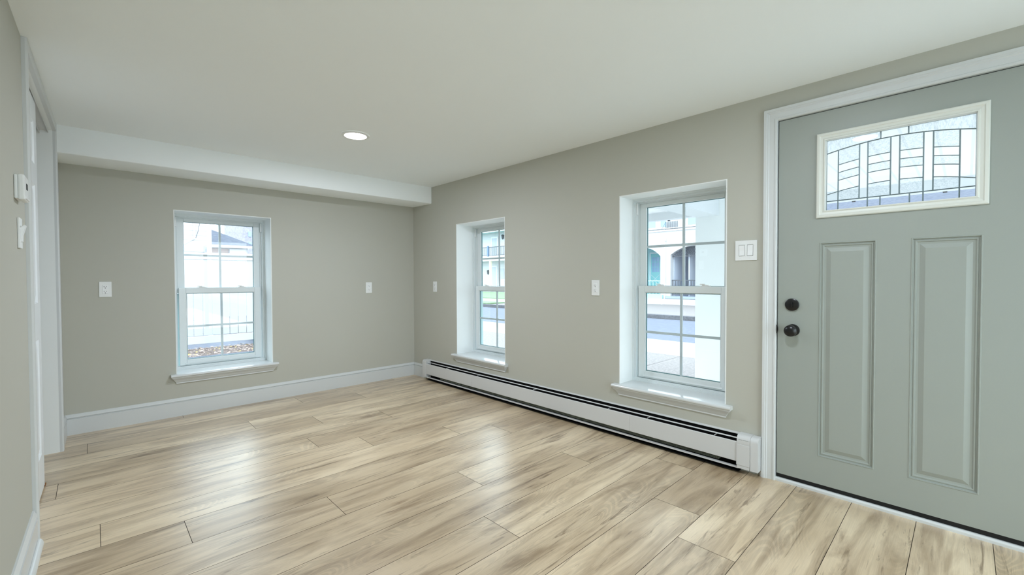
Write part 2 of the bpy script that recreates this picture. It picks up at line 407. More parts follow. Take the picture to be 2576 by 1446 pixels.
W1 = (-2.285, -1.556, 0.351, 1.735)           # far wall x0,x1,z0,z1
W2 = (0.863, 1.608, 0.349, 1.725)             # right wall, u = -y
W3 = (2.851, 3.591, 0.370, 1.746)
DO = (3.850, 4.870, -0.12, 2.040)             # front door rough opening
e = 0.006
def hole(w): return (w[0]-e, w[1]+e, w[2]-0.03, w[3]+e)
mb = MB(); mb.slab(-3.9, 0.35, -0.35, CEIL+0.2, 0.0, 0.30, [hole(W1)])
tag(mb.build('wall_far', 'wall', mtx=FA()), 'beige painted far wall below the boxed ceiling drop', 'wall', kind='structure')
mb = MB(); mb.slab(0.0, -YB, -0.35, CEIL+0.2, 0.0, 0.30, [hole(W2), hole(W3), DO])
tag(mb.build('wall_right', 'wall', mtx=FB()), 'beige painted right wall with two windows and the green door', 'wall', kind='structure')
OPN, OPF, OPH = -1.776, -0.412, 2.140         # closet opening (local u along left wall)
mb = MB(); mb.slab(-6.05, 0.0, -0.12, CEIL+0.1, 0.0, 0.10, [(OPN-0.012, OPF+0.012, -0.12, OPH+0.012)])
tag(mb.build('wall_left', 'wall', mtx=FC()), 'beige painted wall close at the left with the closet opening', 'wall', kind='structure')
mb = MB(); mb.box(-1.95, -0.2, 0.70, 0.74, -0.1, CEIL); mb.box(-1.99, -1.95, 0.10, 0.74, -0.1, CEIL); mb.box(-0.24, -0.2, 0.10, 0.70, -0.1, CEIL)
tag(mb.build('wall_closet', 'reveal', mtx=FC()), 'white inner walls of the closet behind the sliding door', 'wall', kind='structure')
W4 = (0.25, 2.85, 0.02, 2.08)
mb = MB(); mb.slab(-0.35, 3.9, -0.35, CEIL+0.2, 0.0, 0.25, [W4])
tag(mb.build('wall_back', 'wall', mtx=FD()), 'beige wall behind the viewer with a wide glass door added for daylight', 'wall', kind='structure')
mb = MB(); mb.box(-3.9, 0.35, YB-0.3, 0.35, CEIL, CEIL+0.15)
tag(mb.build('ceiling', 'ceil'), 'smooth white painted ceiling with recessed lights', 'ceiling', kind='structure')
# boxed ceiling drop along the far wall, rounded lower edge
pr = [(0.0, CEIL), (-0.393, CEIL), (-0.393, 2.016), (-0.390, 2.009), (-0.383, 2.005), (0.0, 2.012)]
mb = MB(); mb.prism(pr, 'x', -2.97, 0.0)
tag(mb.build('ceiling_beam', 'ceil', smooth=True), 'white boxed ceiling drop running across above the far window', 'beam', kind='structure')

# ---------------------------------------------------------------- baseboards
def base_prof(h=0.152, t=0.015):
    return [(0, 0), (-t, 0), (-t, h-0.036), (-t*0.45, h-0.034), (-t*0.45, h-0.029), (-t*0.95, h-0.024), (-t*0.9, h-0.016), (-t*0.5, h-0.008), (-t*0.42, h), (0, h)]
def baseboard(name, mtx, u0, u1, label, shoe=False, h=0.152):
    mb = MB(); mb.prism(base_prof(h), 'x', u0, u1)
    o = mb.build(name, 'trim', mtx=mtx, smooth=True)
    tag(o, label, 'baseboard', kind='structure')
    if shoe:
        s = MB(); k = 8; t0 = 0.0155
        pf = [(-t0, 0.0)] + [(-t0 - 0.017*math.cos(a*math.pi/2/k), 0.026*math.sin(a*math.pi/2/k)) for a in range(k+1)]
        s.prism(pf, 'x', u0, u1-0.004); so = s.build('shoe_moulding', 'trim', parent=o, smooth=True); so.matrix_world = mtx
    return o
baseboard('baseboard_far', FA(), -2.953, -0.001, 'tall white baseboard under the far window')
baseboard('baseboard_right', FB(), 0.016, 0.272, 'short white baseboard in the corner left of the heater')
baseboard('baseboard_right', FB(), 3.792, 3.803, 'sliver of white baseboard between heater and front door', h=0.142)
baseboard('baseboard_left', FC(), -0.340, -0.016, 'short white baseboard between closet and far wall')
baseboard('baseboard_left', FC(), -5.98, -1.815, 'white baseboard with rounded shoe at the lower left edge', shoe=True)

# ---------------------------------------------------------------- trims: closet
mb = MB(); cw = 0.068
for a, b in ((OPN-0.034, OPN), (OPF, OPF+cw)):
    mb.prism([(a, 0.0), (a, -0.012), (a+0.006, -0.019), (b-0.006, -0.019), (b, -0.014), (b, 0.0)], 'z', 0.0, CEIL-0.001)
mb.box(OPN, OPF, -0.018, 0.0, OPH, CEIL-0.001)
o = mb.build('trim_1', 'trim', mtx=FC()); tag(o, 'flat white casing around the closet opening up to the ceiling', 'trim', kind='structure')
mb = MB(); mb.box(OPN-0.012, OPN, 0.0, 0.10, 0, OPH); mb.box(OPF, OPF+0.012, 0.0, 0.10, 0, OPH); mb.box(OPN-0.012, OPF+0.012, 0.0, 0.10, OPH, OPH+0.012)
jo = mb.build('jamb', 'reveal', parent=o); jo.matrix_world = FC()
mb = MB(); mb.box(OPN, OPF, 0.020, 0.080, OPH-0.006, OPH-0.001); mb.box(OPN, OPF, 0.018, 0.020, OPH-0.018, OPH-0.006); mb.box(OPN, OPF, 0.058, 0.060, OPH-0.03, OPH-0.006)
jo = mb.build('sliding_track', 'heater', parent=o, label='grey metal sliding door track'); jo.matrix_world = FC()

def six_panel_door(name, u0, u1, y, z0, z1, mtx, label):
    th = 0.034
    root = empty(name, mtx, label, 'door', kind='structure')
    W = u1-u0; st = 0.105; mid = 0.10; pw = (W-2*st-mid)/2
    cols = [(u0+st, u0+st+pw), (u1-st-pw, u1-st)]
    rows = [(z0+0.20, 0.835), (1.03, 1.66), (1.77, z1-0.12)]
    ps = [(a, b, c, d) for a, b in cols for c, d in rows]
    mb = MB(); mb.sheet([u0, u1], [z0, z1], ps, y); mb.sheet([u0, u1], [z0, z1], ps, y+th)
    for p, q in (((u0,z0),(u1,z0)), ((u1,z0),(u1,z1)), ((u1,z1),(u0,z1)), ((u0,z1),(u0,z0))):
        mb.quad([(p[0], y, p[1]), (q[0], y, q[1]), (q[0], y+th, q[1]), (p[0], y+th, p[1])])
    s = mb.build('slab', 'closet', parent=root); s.matrix_world = mtx
    for a, b, c, d in ps:
        mb = MB(); mb.rings(a, b, c, d, [(0, 0), (0.010, 0.009), (0.016, 0.009), (0.045, 0.003)], y)
        mb.quad([(a, y+th, c), (a, y+th, d), (b, y+th, d), (b, y+th, c)])
        p = mb.build('panel', 'closet', parent=root); p.matrix_world = mtx
    return root
six_panel_door('door_2', OPN+0.002, -1.055, 0.022, 0.012, 2.118, FC(), 'white panelled sliding closet door half open at the left')
mb = MB(); mb.box(-1.050, -1.012, 0.020, 0.036, 0.0, 0.004); mb.box(-1.052, -1.046, 0.022, 0.034, 0.0, 0.026); mb.lathe([(0.006, 0.0), (0.006, 0.012), (0.003, 0.014)], -1.026, 0.028, 0.0, 12, 'z') if False else None
mb.tube([(-1.046, 0.026, 0.004), (-1.028, 0.020, 0.010), (-1.014, 0.024, 0.006)], 0.003, 6)
tag(mb.build('floor_guide', 'brass', mtx=FC(0, 0.0)), 'small bent brass floor guide at the corner of the sliding closet door', 'door guide')

# ---------------------------------------------------------------- windows
def rect_frame(mb, u0, u1, z0, z1, wl, wr, wb, wt, y0, y1, bev=0.0):
    mb.box(u0, u0+wl, y0, y1, z0, z1, bev); mb.box(u1-wr, u1, y0, y1, z0, z1, bev)
    mb.box(u0+wl, u1-wr, y0, y1, z0, z0+wb, bev); mb.box(u0+wl, u1-wr, y0, y1, z1-wt, z1, bev)
def make_window(name, mtx, w, h, dep, label, sill=True):
    """w,h of the plastered opening; origin at the lower left corner of the opening on the room face"""
    root = empty(name, mtx, label, 'window', kind='structure')
    def P(mb, n, mat, parent=root, **k):
        o = mb.build(n, mat, parent=parent, **k); o.matrix_world = mtx; return o
    # reveal lining
    mb = MB(); t = 0.006
    mb.box(-t, 0, -0.0008, 0.29, 0, h+t); mb.box(w, w+t, -0.0008, 0.29, 0, h+t); mb.box(0, w, -0.0008, 0.29, h, h+t)
    P(mb, 'reveal', 'reveal')
    fb = dep
    mb = MB()                                                  # outer frame with stepped stops
    rect_frame(mb, 0, w, 0.0, h, 0.012, 0.012, 0.022, 0.014, fb, fb+0.10)
    rect_frame(mb, 0.012, w-0.012, 0.022, h-0.014, 0.013, 0.013, 0.010, 0.010, fb+0.010, fb+0.10)
    rect_frame(mb, 0.025, w-0.025, 0.032, h-0.024, 0.012, 0.012, 0.0, 0.010, fb+0.042, fb+0.10)
    mb.box(0.012, w-0.012, fb+0.03, fb+0.10, 0.02, 0.036)
    P(mb, 'window_frame', 'vinyl')
    mb = MB()                                                  # balance covers high in the side channels
    for a in (0.0255, w-0.0355): mb.box(a, a+0.010, fb+0.014, fb+0.026, h-0.115, h-0.030, 0.002)
    P(mb, 'balance_cover', 'plastic')
    mid = 0.742*h/1.376 if False else 0.7235*1.0
    mid = h*0.5262                                            # top of the meeting rail
    # lower sash (room side)
    ls = root
    u0, u1 = 0.044, w-0.044; zb, zt = 0.038, mid
    sw = 0.050
    mb = MB(); rect_frame(mb, u0, u1, zb, zt, sw, sw, 0.046, 0.047, fb+0.012, fb+0.038, 0.003)
    rect_frame(mb, u0+sw-0.001, u1-sw+0.001, zb+0.045, zt-0.046, 0.007, 0.007, 0.006, 0.004, fb+0.018, fb+0.032)
    mb.prism([(fb+0.004, zb+0.012), (fb+0.013, zb+0.010), (fb+0.013, zb+0.022)], 'x', u0+0.04, u1-0.04)
    low = P(mb, 'lower_sash', 'vinyl')
    gl0, gl1, gz0, gz1 = u0+sw, u1-sw, zb+0.046, zt-0.047
    mb = MB(); mb.quad([(gl0, fb+0.024, gz0), (gl1, fb+0.024, gz0), (gl1, fb+0.024, gz1), (gl0, fb+0.024, gz1)])
    P(mb, 'lower_pane', 'glass', parent=low)
    cu, cz = (gl0+gl1)/2, (gz0+gz1)/2
    mb = MB(); mb.box(cu-0.009, cu+0.009, fb+0.026, fb+0.034, gz0, gz1); mb.box(gl0, gl1, fb+0.0262, fb+0.0338, cz-0.009, cz+0.009)
    P(mb, 'grille', 'vinyl', parent=low)
    mb = MB(); rect_frame(mb, gl0+0.006, gl1-0.006, gz0+0.005, gz1-0.003, 0.004, 0.004, 0.004, 0.003, fb+0.0265, fb+0.036)  # dark strip standing for the line of shade around the pane
    P(mb, 'glazing_shade_strip', 'shade_line', parent=low)
    for fx in (0.27, 0.76):                                   # sash locks on the meeting rail
        lu = u0 + (u1-u0)*fx
        mb = MB(); mb.box(lu-0.032, lu+0.032, fb+0.014, fb+0.036, zt, zt+0.006, 0.002); mb.box(lu-0.022, lu+0.018, fb+0.018, fb+0.034, zt+0.006, zt+0.012, 0.002)
        mb.box(lu-0.036, lu-0.002, fb+0.010, fb+0.020, zt+0.011, zt+0.018, 0.002)
        P(mb, 'sash_lock', 'plastic', parent=low)
    # upper sash (outer track)
    uz0, uz1 = mid-0.045, h-0.034
    mb = MB(); rect_frame(mb, 0.037, w-0.037, uz0, uz1, 0.052, 0.052, 0.045, 0.030, fb+0.046, fb+0.072, 0.003)
    up = P(mb, 'upper_sash', 'vinyl')
    hl0, hl1, hz0, hz1 = 0.089, w-0.089, uz0+0.045, uz1-0.030
    mb = MB(); mb.quad([(hl0, fb+0.058, hz0), (hl1, fb+0.058, hz0), (hl1, fb+0.058, hz1), (hl0, fb+0.058, hz1)])
    P(mb, 'upper_pane', 'glass', parent=up)
    cu, cz = (hl0+hl1)/2, (hz0+hz1)/2
    mb = MB(); mb.box(cu-0.009, cu+0.009, fb+0.060, fb+0.068, hz0, hz1); mb.box(hl0, hl1, fb+0.0602, fb+0.0678, cz-0.009, cz+0.009)
    P(mb, 'grille', 'vinyl', parent=up)
    mb = MB(); rect_frame(mb, hl0, hl1, hz0, hz1, 0.003, 0.003, 0.002, 0.003, fb+0.0605, fb+0.070)
    P(mb, 'glazing_shade_strip', 'shade_line', parent=up)
    # outer frame beyond the glass, its shade painted in as a teal tint
    mb = MB(); rect_frame(mb, 0.037, w-0.037, 0.02, mid-0.05, 0.022, 0.022, 0.010, 0.0, fb+0.060, fb+0.10)
    P(mb, 'outer_channel', 'outer_shade')
    if sill:
        so = MB(); nose = 0.050; x0, x1 = -0.046, w+0.046; zt2 = 0.006; tk = 0.024
        k = 8
        pf = [(fb, zt2-tk), (fb, zt2)] + [(-nose+0.012-0.012*math.sin(a*math.pi/k), zt2-tk/2+tk/2*math.cos(a*math.pi/k)) for a in range(k+1)]
        # board inside the opening
        so.prism([(p[0], p[1]) for p in pf], 'x', 0.0, w)
        pn = [(-0.001, zt2-tk), (-0.001, zt2)] + pf[2:]
        so.prism(pn, 'x', x0, 0.0); so.prism(pn, 'x', w, x1)
        P(so, 'sill_board', 'sill', smooth=True)
        ap = MB()                                             # crown-shaped apron with returned ends
        a0 = zt2-tk
        cr = [(-0.040, a0), (-0.040, a0-0.006), (-0.034, a0-0.014), (-0.024, a0-0.026), (-0.016, a0-0.040), (-0.010, a0-0.048), (-0.010, a0-0.056)]
        lastr = None
        for y, z in cr:
            ins = (0.040+y)*1.0
            ring = [ap.bm.verts.new(p) for p in ((x0+0.008+ins, 0.0, z), (x0+0.008+ins, y, z), (x1-0.008-ins, y, z), (x1-0.008-ins, 0.0, z))]
            if lastr:
                for i in range(3): ap.bm.faces.new((lastr[i], lastr[i+1], ring[i+1], ring[i]))
            else: ap.bm.faces.new(ring)
            lastr = ring
        ap.bm.faces.new(lastr)
        P(ap, 'sill_apron', 'trim')
    return root
make_window('window_1', FA(W1[0], W1[2]), W1[1]-W1[0], W1[3]-W1[2], 0.195, 'white double-hung window in the far wall looking onto a white fence')
make_window('window_2', FB(-W2[0], W2[2]), W2[1]-W2[0], W2[3]-W2[2], 0.210, 'narrow-looking white double-hung window in the right wall nearest the corner')
make_window('window_3', FB(-W3[0], W3[2]), W3[1]-W3[0], W3[3]-W3[2], 0.172, 'white double-hung window in the right wall beside the green door')

def added_daylight_door():  # unseen glass door, added to bring more daylight into the room
    mtx = FD(W4[0], W4[2]); w, h = W4[1]-W4[0], W4[3]-W4[2]
    root = empty('added_door_3', mtx, 'wide white sliding glass door added unseen behind the viewer for daylight', 'door', kind='structure')
    mb = MB(); rect_frame(mb, 0, w, 0, h, 0.05, 0.05, 0.03, 0.05, 0.08, 0.20)
    o = mb.build('door_frame', 'vinyl', parent=root); o.matrix_world = mtx
    for a, b, y in ((0.05, w/2+0.03, 0.10), (w/2-0.03, w-0.05, 0.145)):
        mb = MB(); rect_frame(mb, a, b, 0.03, h-0.05, 0.06, 0.06, 0.07, 0.06, y, y+0.04)
        q = mb.build('sliding_panel', 'vinyl', parent=root); q.matrix_world = mtx
        mb = MB(); mb.quad([(a+0.06, y+0.02, 0.10), (b-0.06, y+0.02, 0.10), (b-0.06, y+0.02, h-0.11), (a+0.06, y+0.02, h-0.11)])
        p = mb.build('pane', 'glass3', parent=q); p.matrix_world = mtx
added_daylight_door()

# ---------------------------------------------------------------- front door
DL, DR, DT = 3.872, 4.848, 2.026              # slab edges (u) and top
mb = MB()
def casing(mb, pts_prof, side):
    pass
cp = [(0.0, 0.0), (0.0, -0.010), (0.004, -0.014), (0.012, -0.014), (0.014, -0.011), (0.040, -0.013), (0.044, -0.017), (0.050, -0.017), (0.053, -0.021), (0.066, -0.022), (0.068, -0.016), (0.068, 0.0)]
# cp: (distance from the opening edge outward reversed below, depth); mitred sweep: left leg, head, right leg
def mitre(mb, u0, u1, zb, zt, prof):
    cols = []
    for corner in range(4):
        ring = []
        for t, d in prof:
            if corner == 0: p = (u0-t, d, zb)
            elif corner == 1: p = (u0-t, d, zt+t)
            elif corner == 2: p = (u1+t, d, zt+t)
            else: p = (u1+t, d, zb)
            ring.append(mb.bm.verts.new(p))
        cols.append(ring)
    k = len(prof)
    for a, b in zip(cols[:-1], cols[1:]):
        for i in range(k): mb.bm.faces.new((a[i], a[(i+1) % k], b[(i+1) % k], b[i]))
    mb.bm.faces.new(cols[0]); mb.bm.faces.new(cols[-1][::-1])
mitre(mb, DL-0.004, DR+0.004, 0.0, DT+0.004, cp)
o = mb.build('trim_2', 'trim', mtx=FB(), smooth=True); tag(o, 'moulded white casing around the green front door', 'trim', kind='structure')
mb = MB(); mb.box(DO[0], DL-0.004, 0.0, 0.30, 0, DO[3]); mb.box(DR+0.004, DO[1], 0.0, 0.30, 0, DO[3]); mb.box(DL-0.004, DR+0.004, 0.0, 0.30, DT+0.004, DO[3])
mb.box(DL-0.004, DL+0.012, 0.055, 0.09, 0.02, DT+0.004); mb.box(DR-0.012, DR+0.004, 0.055, 0.09, 0.02, DT+0.004); mb.box(DL, DR, 0.055, 0.09, DT-0.010, DT+0.004)
jo = mb.build('jamb', 'trim', parent=o); jo.matrix_world = FB()
mb = MB(); mb.prism([(-0.006, 0.0), (-0.006, 0.012), (-0.001, 0.020), (0.32, 0.020), (0.32, -0.12), (0.0, -0.12), (0.0, 0.0)], 'x', DL-0.004, DR+0.004)
o = mb.build('trim_3', 'trim', mtx=FB()); tag(o, 'white threshold strip on the floor under the front door', 'trim', kind='structure')

root = empty('door_1', FB(DL, 0) if False else FB(-DL), 'sage green front door with a leaded glass lite and two raised panels', 'door', kind='structure')
Fd = FB(-DL)
w = DR-DL
def Pd(mb, n, mat, parent=root, **k):
    o = mb.build(n, mat, parent=parent, **k); o.matrix_world = Fd; return o
U = lambda y: -y - DL
dy = 0.006
lite = (U(-4.050), U(-4.673), 1.466, 1.910)
pan = [(U(-4.065), U(-4.300), 0.192, 1.337), (U(-4.426), U(-4.658), 0.192, 1.337)]
lh = (lite[0]+0.034, lite[1]-0.034, lite[2]+0.034, lite[3]-0.034)
mb = MB(); mb.sheet([0, w], [0.042, DT], [lh]+pan, dy); mb.sheet([0, w], [0.042, DT], [lh], dy+0.044)
for a, b, c, d in [(0, w, 0.042, DT), lh]:
    for p, q in (((a,c),(b,c)), ((b,c),(b,d)), ((b,d),(a,d)), ((a,d),(a,c))):
        mb.quad([(p[0], dy, p[1]), (q[0], dy, q[1]), (q[0], dy+0.044, q[1]), (p[0], dy+0.044, p[1])])
Pd(mb, 'slab', 'door')
for p in pan:
    mb = MB(); mb.rings(*p, [(0, 0), (0.002, -0.002), (0.005, -0.002), (0.008, 0.006), (0.012, 0.007), (0.014, 0.004), (0.018, 0.004), (0.022, 0.009), (0.030, 0.010), (0.050, 0.002), (0.052, 0.002)], dy)
    Pd(mb, 'raised_panel', 'door')
mb = MB(); mb.rings(*lite, [(0.0, 0.001), (0.0, -0.008), (0.004, -0.012), (0.014, -0.013), (0.018, -0.009), (0.028, -0.007), (0.034, -0.012), (0.038, -0.012), (0.041, 0.012)], dy, cap=False)
lf = Pd(mb, 'lite_frame', 'lite')
# glass unit
gx0, gx1, gz0, gz1 = U(-4.090), U(-4.632), 1.506, 1.872
gy = 0.030
mb = MB(); mb.quad([(gx0-0.01, gy-0.012, gz0-0.01), (gx1+0.01, gy-0.012, gz0-0.01), (gx1+0.01, gy-0.012, gz1+0.01), (gx0-0.01, gy-0.012, gz1+0.01)])
Pd(mb, 'clear_pane', 'glass2', parent=lf)
c0 = -4.361
def arc(y): return 1.8365 - 0.0325*min(1.0, ((y-c0)/0.270)**2)*1.0
def came(mb, pts, r=0.0028):
    mb.tube([(U(y), gy, z) for y, z in pts], r, 6)
V = [(-4.139, 1.508), (-4.226, 1.554), (-4.259, 1.508), (-4.346, 1.554), (-4.379, 1.554), (-4.463, 1.508), (-4.496, 1.554), (-4.582, 1.508)]
mb = MB()
came(mb, [(y, arc(y)) for y in [-4.090-0.0271*k for k in range(21)]])
came(mb, [(-4.090, 1.5535), (-4.632, 1.5535)])
for y, z in V: came(mb, [(y, z), (y, arc(y))])
for y in (-4.308, -4.416): came(mb, [(y, 1.508), (y, 1.5535)])
for y in (-4.308, -4.410): came(mb, [(y, arc(y)), (y, 1.872)])
cols = [(-4.139, -4.226), (-4.259, -4.346), (-4.379, -4.463), (-4.496, -4.582)]
Z1 = [1.750, 1.710, 1.671, 1.604]; 
def rung(y, base, k):                      # rungs are gently curved like the top arc
    off = [0.0745, 0.1145, 0.1545, 0.2175][k]
    return 1.8365 - 0.0375*((y-c0)/0.270)**2*0.95 - off + 0.006*(k == 3)
for a, b in cols:
    for k in range(4):
        came(mb, [(a+(b-a)*t/4, rung(a+(b-a)*t/4, 0, k)) for t in range(5)], 0.0022)
came(mb, [(-4.092, rung(-4.092, 0, 3)), (-4.139, rung(-4.139, 0, 3))], 0.0022); came(mb, [(-4.582, rung(-4.582, 0, 3)), (-4.632, rung(-4.632, 0, 3))], 0.0022)
rect_frame(mb, gx0-0.003, gx1+0.003, gz0-0.003, gz1+0.003, 0.004, 0.004, 0.004, 0.004, gy-0.003, gy+0.003)
Pd(mb, 'lead_caming', 'came', parent=lf, smooth=True)
mb = MB(); mb2 = MB(); mb3 = MB()
def piece(mb, a, b, lo, hi):
    """a glass piece between two cames; lo and hi give the edge heights at y"""
    for t in range(4):
        y0, y1 = a+(b-a)*t/4, a+(b-a)*(t+1)/4
        mb.quad([(U(y0), gy, lo(y0)), (U(y1), gy, lo(y1)), (U(y1), gy, hi(y1)), (U(y0), gy, hi(y0))])
K = lambda k: (lambda y: rung(y, 0, k))
for a, b in cols:
    piece(mb, a, b, K(0), arc); piece(mb, a, b, K(2), K(1)); piece(mb, a, b, lambda y: 1.5535, K(3))
    piece(mb3, a, b, K(1), K(0)); piece(mb3, a, b, K(3), K(2))
top = lambda y: 1.872
piece(mb2, -4.090, -4.308, arc, top); piece(mb2, -4.410, -4.632, arc, top)
piece(mb3, -4.308, -4.410, arc, top)
for a, b in ((-4.090, -4.139), (-4.226, -4.259), (-4.346, -4.379), (-4.463, -4.496), (-4.582, -4.632)): piece(mb3, a, b, lambda y: 1.5535, arc)
piece(mb3, -4.090, -4.632, lambda y: 1.508, lambda y: 1.5535)
Pd(mb, 'rippled_glass', 'frost', parent=lf, label='rippled glass pieces'); Pd(mb2, 'reeded_glass', 'frost2', parent=lf, label='streaky glass corner pieces'); Pd(mb3, 'bevelled_glass', 'glass3', parent=lf, label='clear glass pieces')
# hardware
ku = U(-3.943)
mb = MB(); mb.lathe([(0.033, 0.0), (0.034, -0.004), (0.034, -0.010), (0.029, -0.013)], ku, 1.002, dy, 48)
mb.box(ku-0.004, ku+0.004, dy-0.024, dy-0.012, 1.002-0.013, 1.002+0.013, 0.002)
Pd(mb, 'deadbolt', 'black', smooth=True)
mb = MB(); mb.lathe([(0.032, 0.0), (0.033, -0.003), (0.031, -0.008), (0.014, -0.012), (0.012, -0.028), (0.020, -0.034), (0.028, -0.042), (0.0315, -0.052), (0.030, -0.062), (0.022, -0.070), (0.010, -0.073), (0.001, -0.0735)], ku+0.004, 0.861, dy, 48)
Pd(mb, 'door_knob', 'black', smooth=True)
mb = MB(); mb.lathe([(0.024, 0.0), (0.024, -0.0015)], 0.0, 0.0, 0.0, 32)
for v in mb.bm.verts: v.co.x = v.co.x*0.30 - 0.0035; v.co.z = v.co.z*1.0 + 0.862; v.co.y = v.co.y*2 - 0.0
st = Pd(mb, 'strike_plate', 'black')
mb = MB(); mb.box(0.0, w, dy+0.002, dy+0.040, 0.021, 0.042); mb.box(-0.0035, 0.0, dy+0.006, dy+0.05, 0.02, DT); mb.box(-0.0035, w, dy+0.006, dy+0.05, DT, DT+0.0035)
Pd(mb, 'weatherstrip', 'rubber')

# ---------------------------------------------------------------- baseboard heater
def make_heater():
    mtx = FB(0, 0)
    root = empty('baseboard_heater', FB(-0.28), 'long white hydronic baseboard heater along the right wall under both windows', 'heater')
    def P(mb, n, mat, parent=root, **k):
        o = mb.build(n, mat, parent=parent, **k); o.matrix_world = mtx; return o
    a, b = 0.355, 3.692
    g = 0.001
    mb = MB(); mb.box(0.29, 3.79, -0.004, -g, 0.012, 0.226); mb.prism([(-0.004, 0.226), (-0.004, 0.2225), (-0.012, 0.2195), (-0.013, 0.217), (-0.0145, 0.2175), (-0.0125, 0.222)], 'x', a, b)
    P(mb, 'back_panel', 'heater')
    cuts = [a, 1.190, 2.972, b]
    for i in range(3):
        mb = MB(); u0, u1 = cuts[i]+0.0006, cuts[i+1]-0.0006
        mb.prism([(-0.064, 0.070), (-0.066, 0.072), (-0.066, 0.184), (-0.064, 0.187), (-0.061, 0.188), (-0.061, 0.1865), (-0.0635, 0.185), (-0.0645, 0.183), (-0.0645, 0.073)], 'x', u0, u1)
        P(mb, 'front_cover', 'heater')
    mb = MB(); mb.prism([(-0.0435, 0.2010), (-0.0385, 0.2045), (-0.0370, 0.2050), (-0.0372, 0.2035), (-0.0388, 0.2030), (-0.0440, 0.1995)], 'x', a, b)
    P(mb, 'damper_blade', 'heater')
    mb = MB(); mb.box(a, b, -0.052, -0.0045, 0.150, 0.152); mb.box(0.36, 3.69, -0.0060, -0.0045, 0.02, 0.22); mb.box(a, b, -0.060, -0.0045, 0.010, 0.0125)  # near-black sheets stand for the shade in the heater cavity
    P(mb, 'cavity_shade', 'dark', label='black sheets for the shade inside the heater')
    mb = MB(); mb.box(a, b, -0.062, -0.045, 0.034, 0.0375); mb.box(a, b, -0.0635, -0.0620, 0.030, 0.0385)
    P(mb, 'bottom_rail', 'heater')
    mb = MB(); n = 420
    for i in range(n):
        u = 0.62 + (3.58-0.62)*i/n; mb.box(u, u+0.0008, -0.053, -0.012, 0.046, 0.105)
    mb.tube([(a, -0.032, 0.076), (b, -0.032, 0.076)], 0.011, 12)
    P(mb, 'heating_element', 'fin', label='dusty grey-green metal fins on a pipe')
    for u in (0.74, 1.262, 2.026, 2.787, 3.102, 3.551):
        mb = MB(); mb.box(u-0.002, u+0.002, -0.056, -0.0045, 0.188, 0.192)
        P(mb, 'damper_bracket', 'heater')
    # end caps
    def cap(u0, u1, d, n, top=0.229, bot=0.036):
        mb = MB(); k = 8; R = 0.030
        pf = [(-g-0.0005, bot), (-d, bot)] + [(-d+R-R*math.cos(t*math.pi/2/k), top-R+R*math.sin(t*math.pi/2/k)-0.0) for t in range(k+1)] + [(-g-0.0005, top)]
        mb.prism(pf, 'x', u0, u1)
        es = [e2 for e2 in mb.bm.edges if len(e2.link_faces) == 2 and e2.calc_face_angle(0) > 1.2]
        bmesh.ops.bevel(mb.bm, geom=es, offset=0.0035, segments=3, affect='EDGES')
        return P(mb, n, 'heater', smooth=True)
    c1 = cap(0.287, 0.345, 0.069, 'end_cap')
    c1b = cap(0.345, 0.362, 0.0665, 'cap_sleeve')
    c2 = cap(3.757, 3.802-0.004, 0.071, 'end_cap')
    c3 = MB(); k = 8; R = 0.030; d = 0.0695
    pf = [(-0.0015, 0.16), (-d+0.004, 0.16), (-d, 0.176)] + [(-d+R-R*math.cos(t*math.pi/2/k), 0.230-R+R*math.sin(t*math.pi/2/k)) for t in range(k+1)] + [(-0.0015, 0.230)]
    c3.prism(pf, 'x', 3.684, 3.756)
    s = P(c3, 'cap_sleeve', 'heater', smooth=True)
    mb = MB(); mb.box(3.682, 3.755, -0.0715, -0.0675, 0.054, 0.176, 0.001); mb.box(3.684, 3.753, -0.069, -0.0655, 0.034, 0.056, 0.001)
    P(mb, 'cap_flap', 'heater')
    mb = MB()                                                # tiny printed line on the sleeve
    for i, (q, ln) in enumerate(((0.694, 0.004), (0.700, 0.003), (0.706, 0.009), (0.719, 0.005), (0.726, 0.003), (0.731, 0.004), (0.738, 0.005), (0.745, 0.002))):
        mb.box(3.0+q, 3.0+q+ln, -0.0703, -0.0696, 0.2035, 0.2055)
    for v in mb.bm.verts: v.co.y += 0.0004 if v.co.y > -0.07 else 0
    P(mb, 'printed_mark', 'print', label='tiny grey printing on the end cap')
    return root
make_heater()

# ---------------------------------------------------------------- outlets, switches, thermostat
def outlet(mtx, label, w=0.072, h=0.118, group='duplex outlets'):
    root = empty('wall_outlet', mtx, label, 'outlet', group)
    def P(mb, n, mat, parent=root, **k):
        o = mb.build(n, mat, parent=parent, **k); o.matrix_world = mtx; return o
    mb = MB(); mb.box(-w/2, w/2, -0.006, -0.0003, -h/2, h/2, 0.0025)
    P(mb, 'cover_plate', 'plastic')
    mb = MB(); mb.box(-0.0165, 0.0165, -0.0085, -0.004, -0.033, 0.033, 0.0015)
    r = P(mb, 'receptacle', 'plastic2')
    mb = MB()
    for cz in (0.019, -0.018):
        mb.box(-0.0085, -0.0060, -0.0089, -0.0070, cz-0.0015, cz+0.0065); mb.box(0.0055, 0.0078, -0.0089, -0.0070, cz-0.001, cz+0.006)
        mb.lathe([(0.0028, -0.0089), (0.0028, -0.0070)], 0.0, cz-0.0085, 0.0, 12)
    P(mb, 'slots', 'hole', parent=r, label='black socket slots')
    for cz in (0.048, -0.048):
        mb = MB(); mb.lathe([(0.003, -0.0055), (0.003, -0.0068), (0.002, -0.0072)], 0, cz*h/0.118, 0.0, 14)
        P(mb, 'screw', 'plastic')
    return root
outlet(FA(-2.718, 1.080), 'white outlet on the far wall, left of the window')
outlet(FA(-0.572, 1.058), 'white outlet on the far wall, right of the window')
outlet(FB(-0.458, 1.065), 'white outlet on the right wall between the corner and the first window')
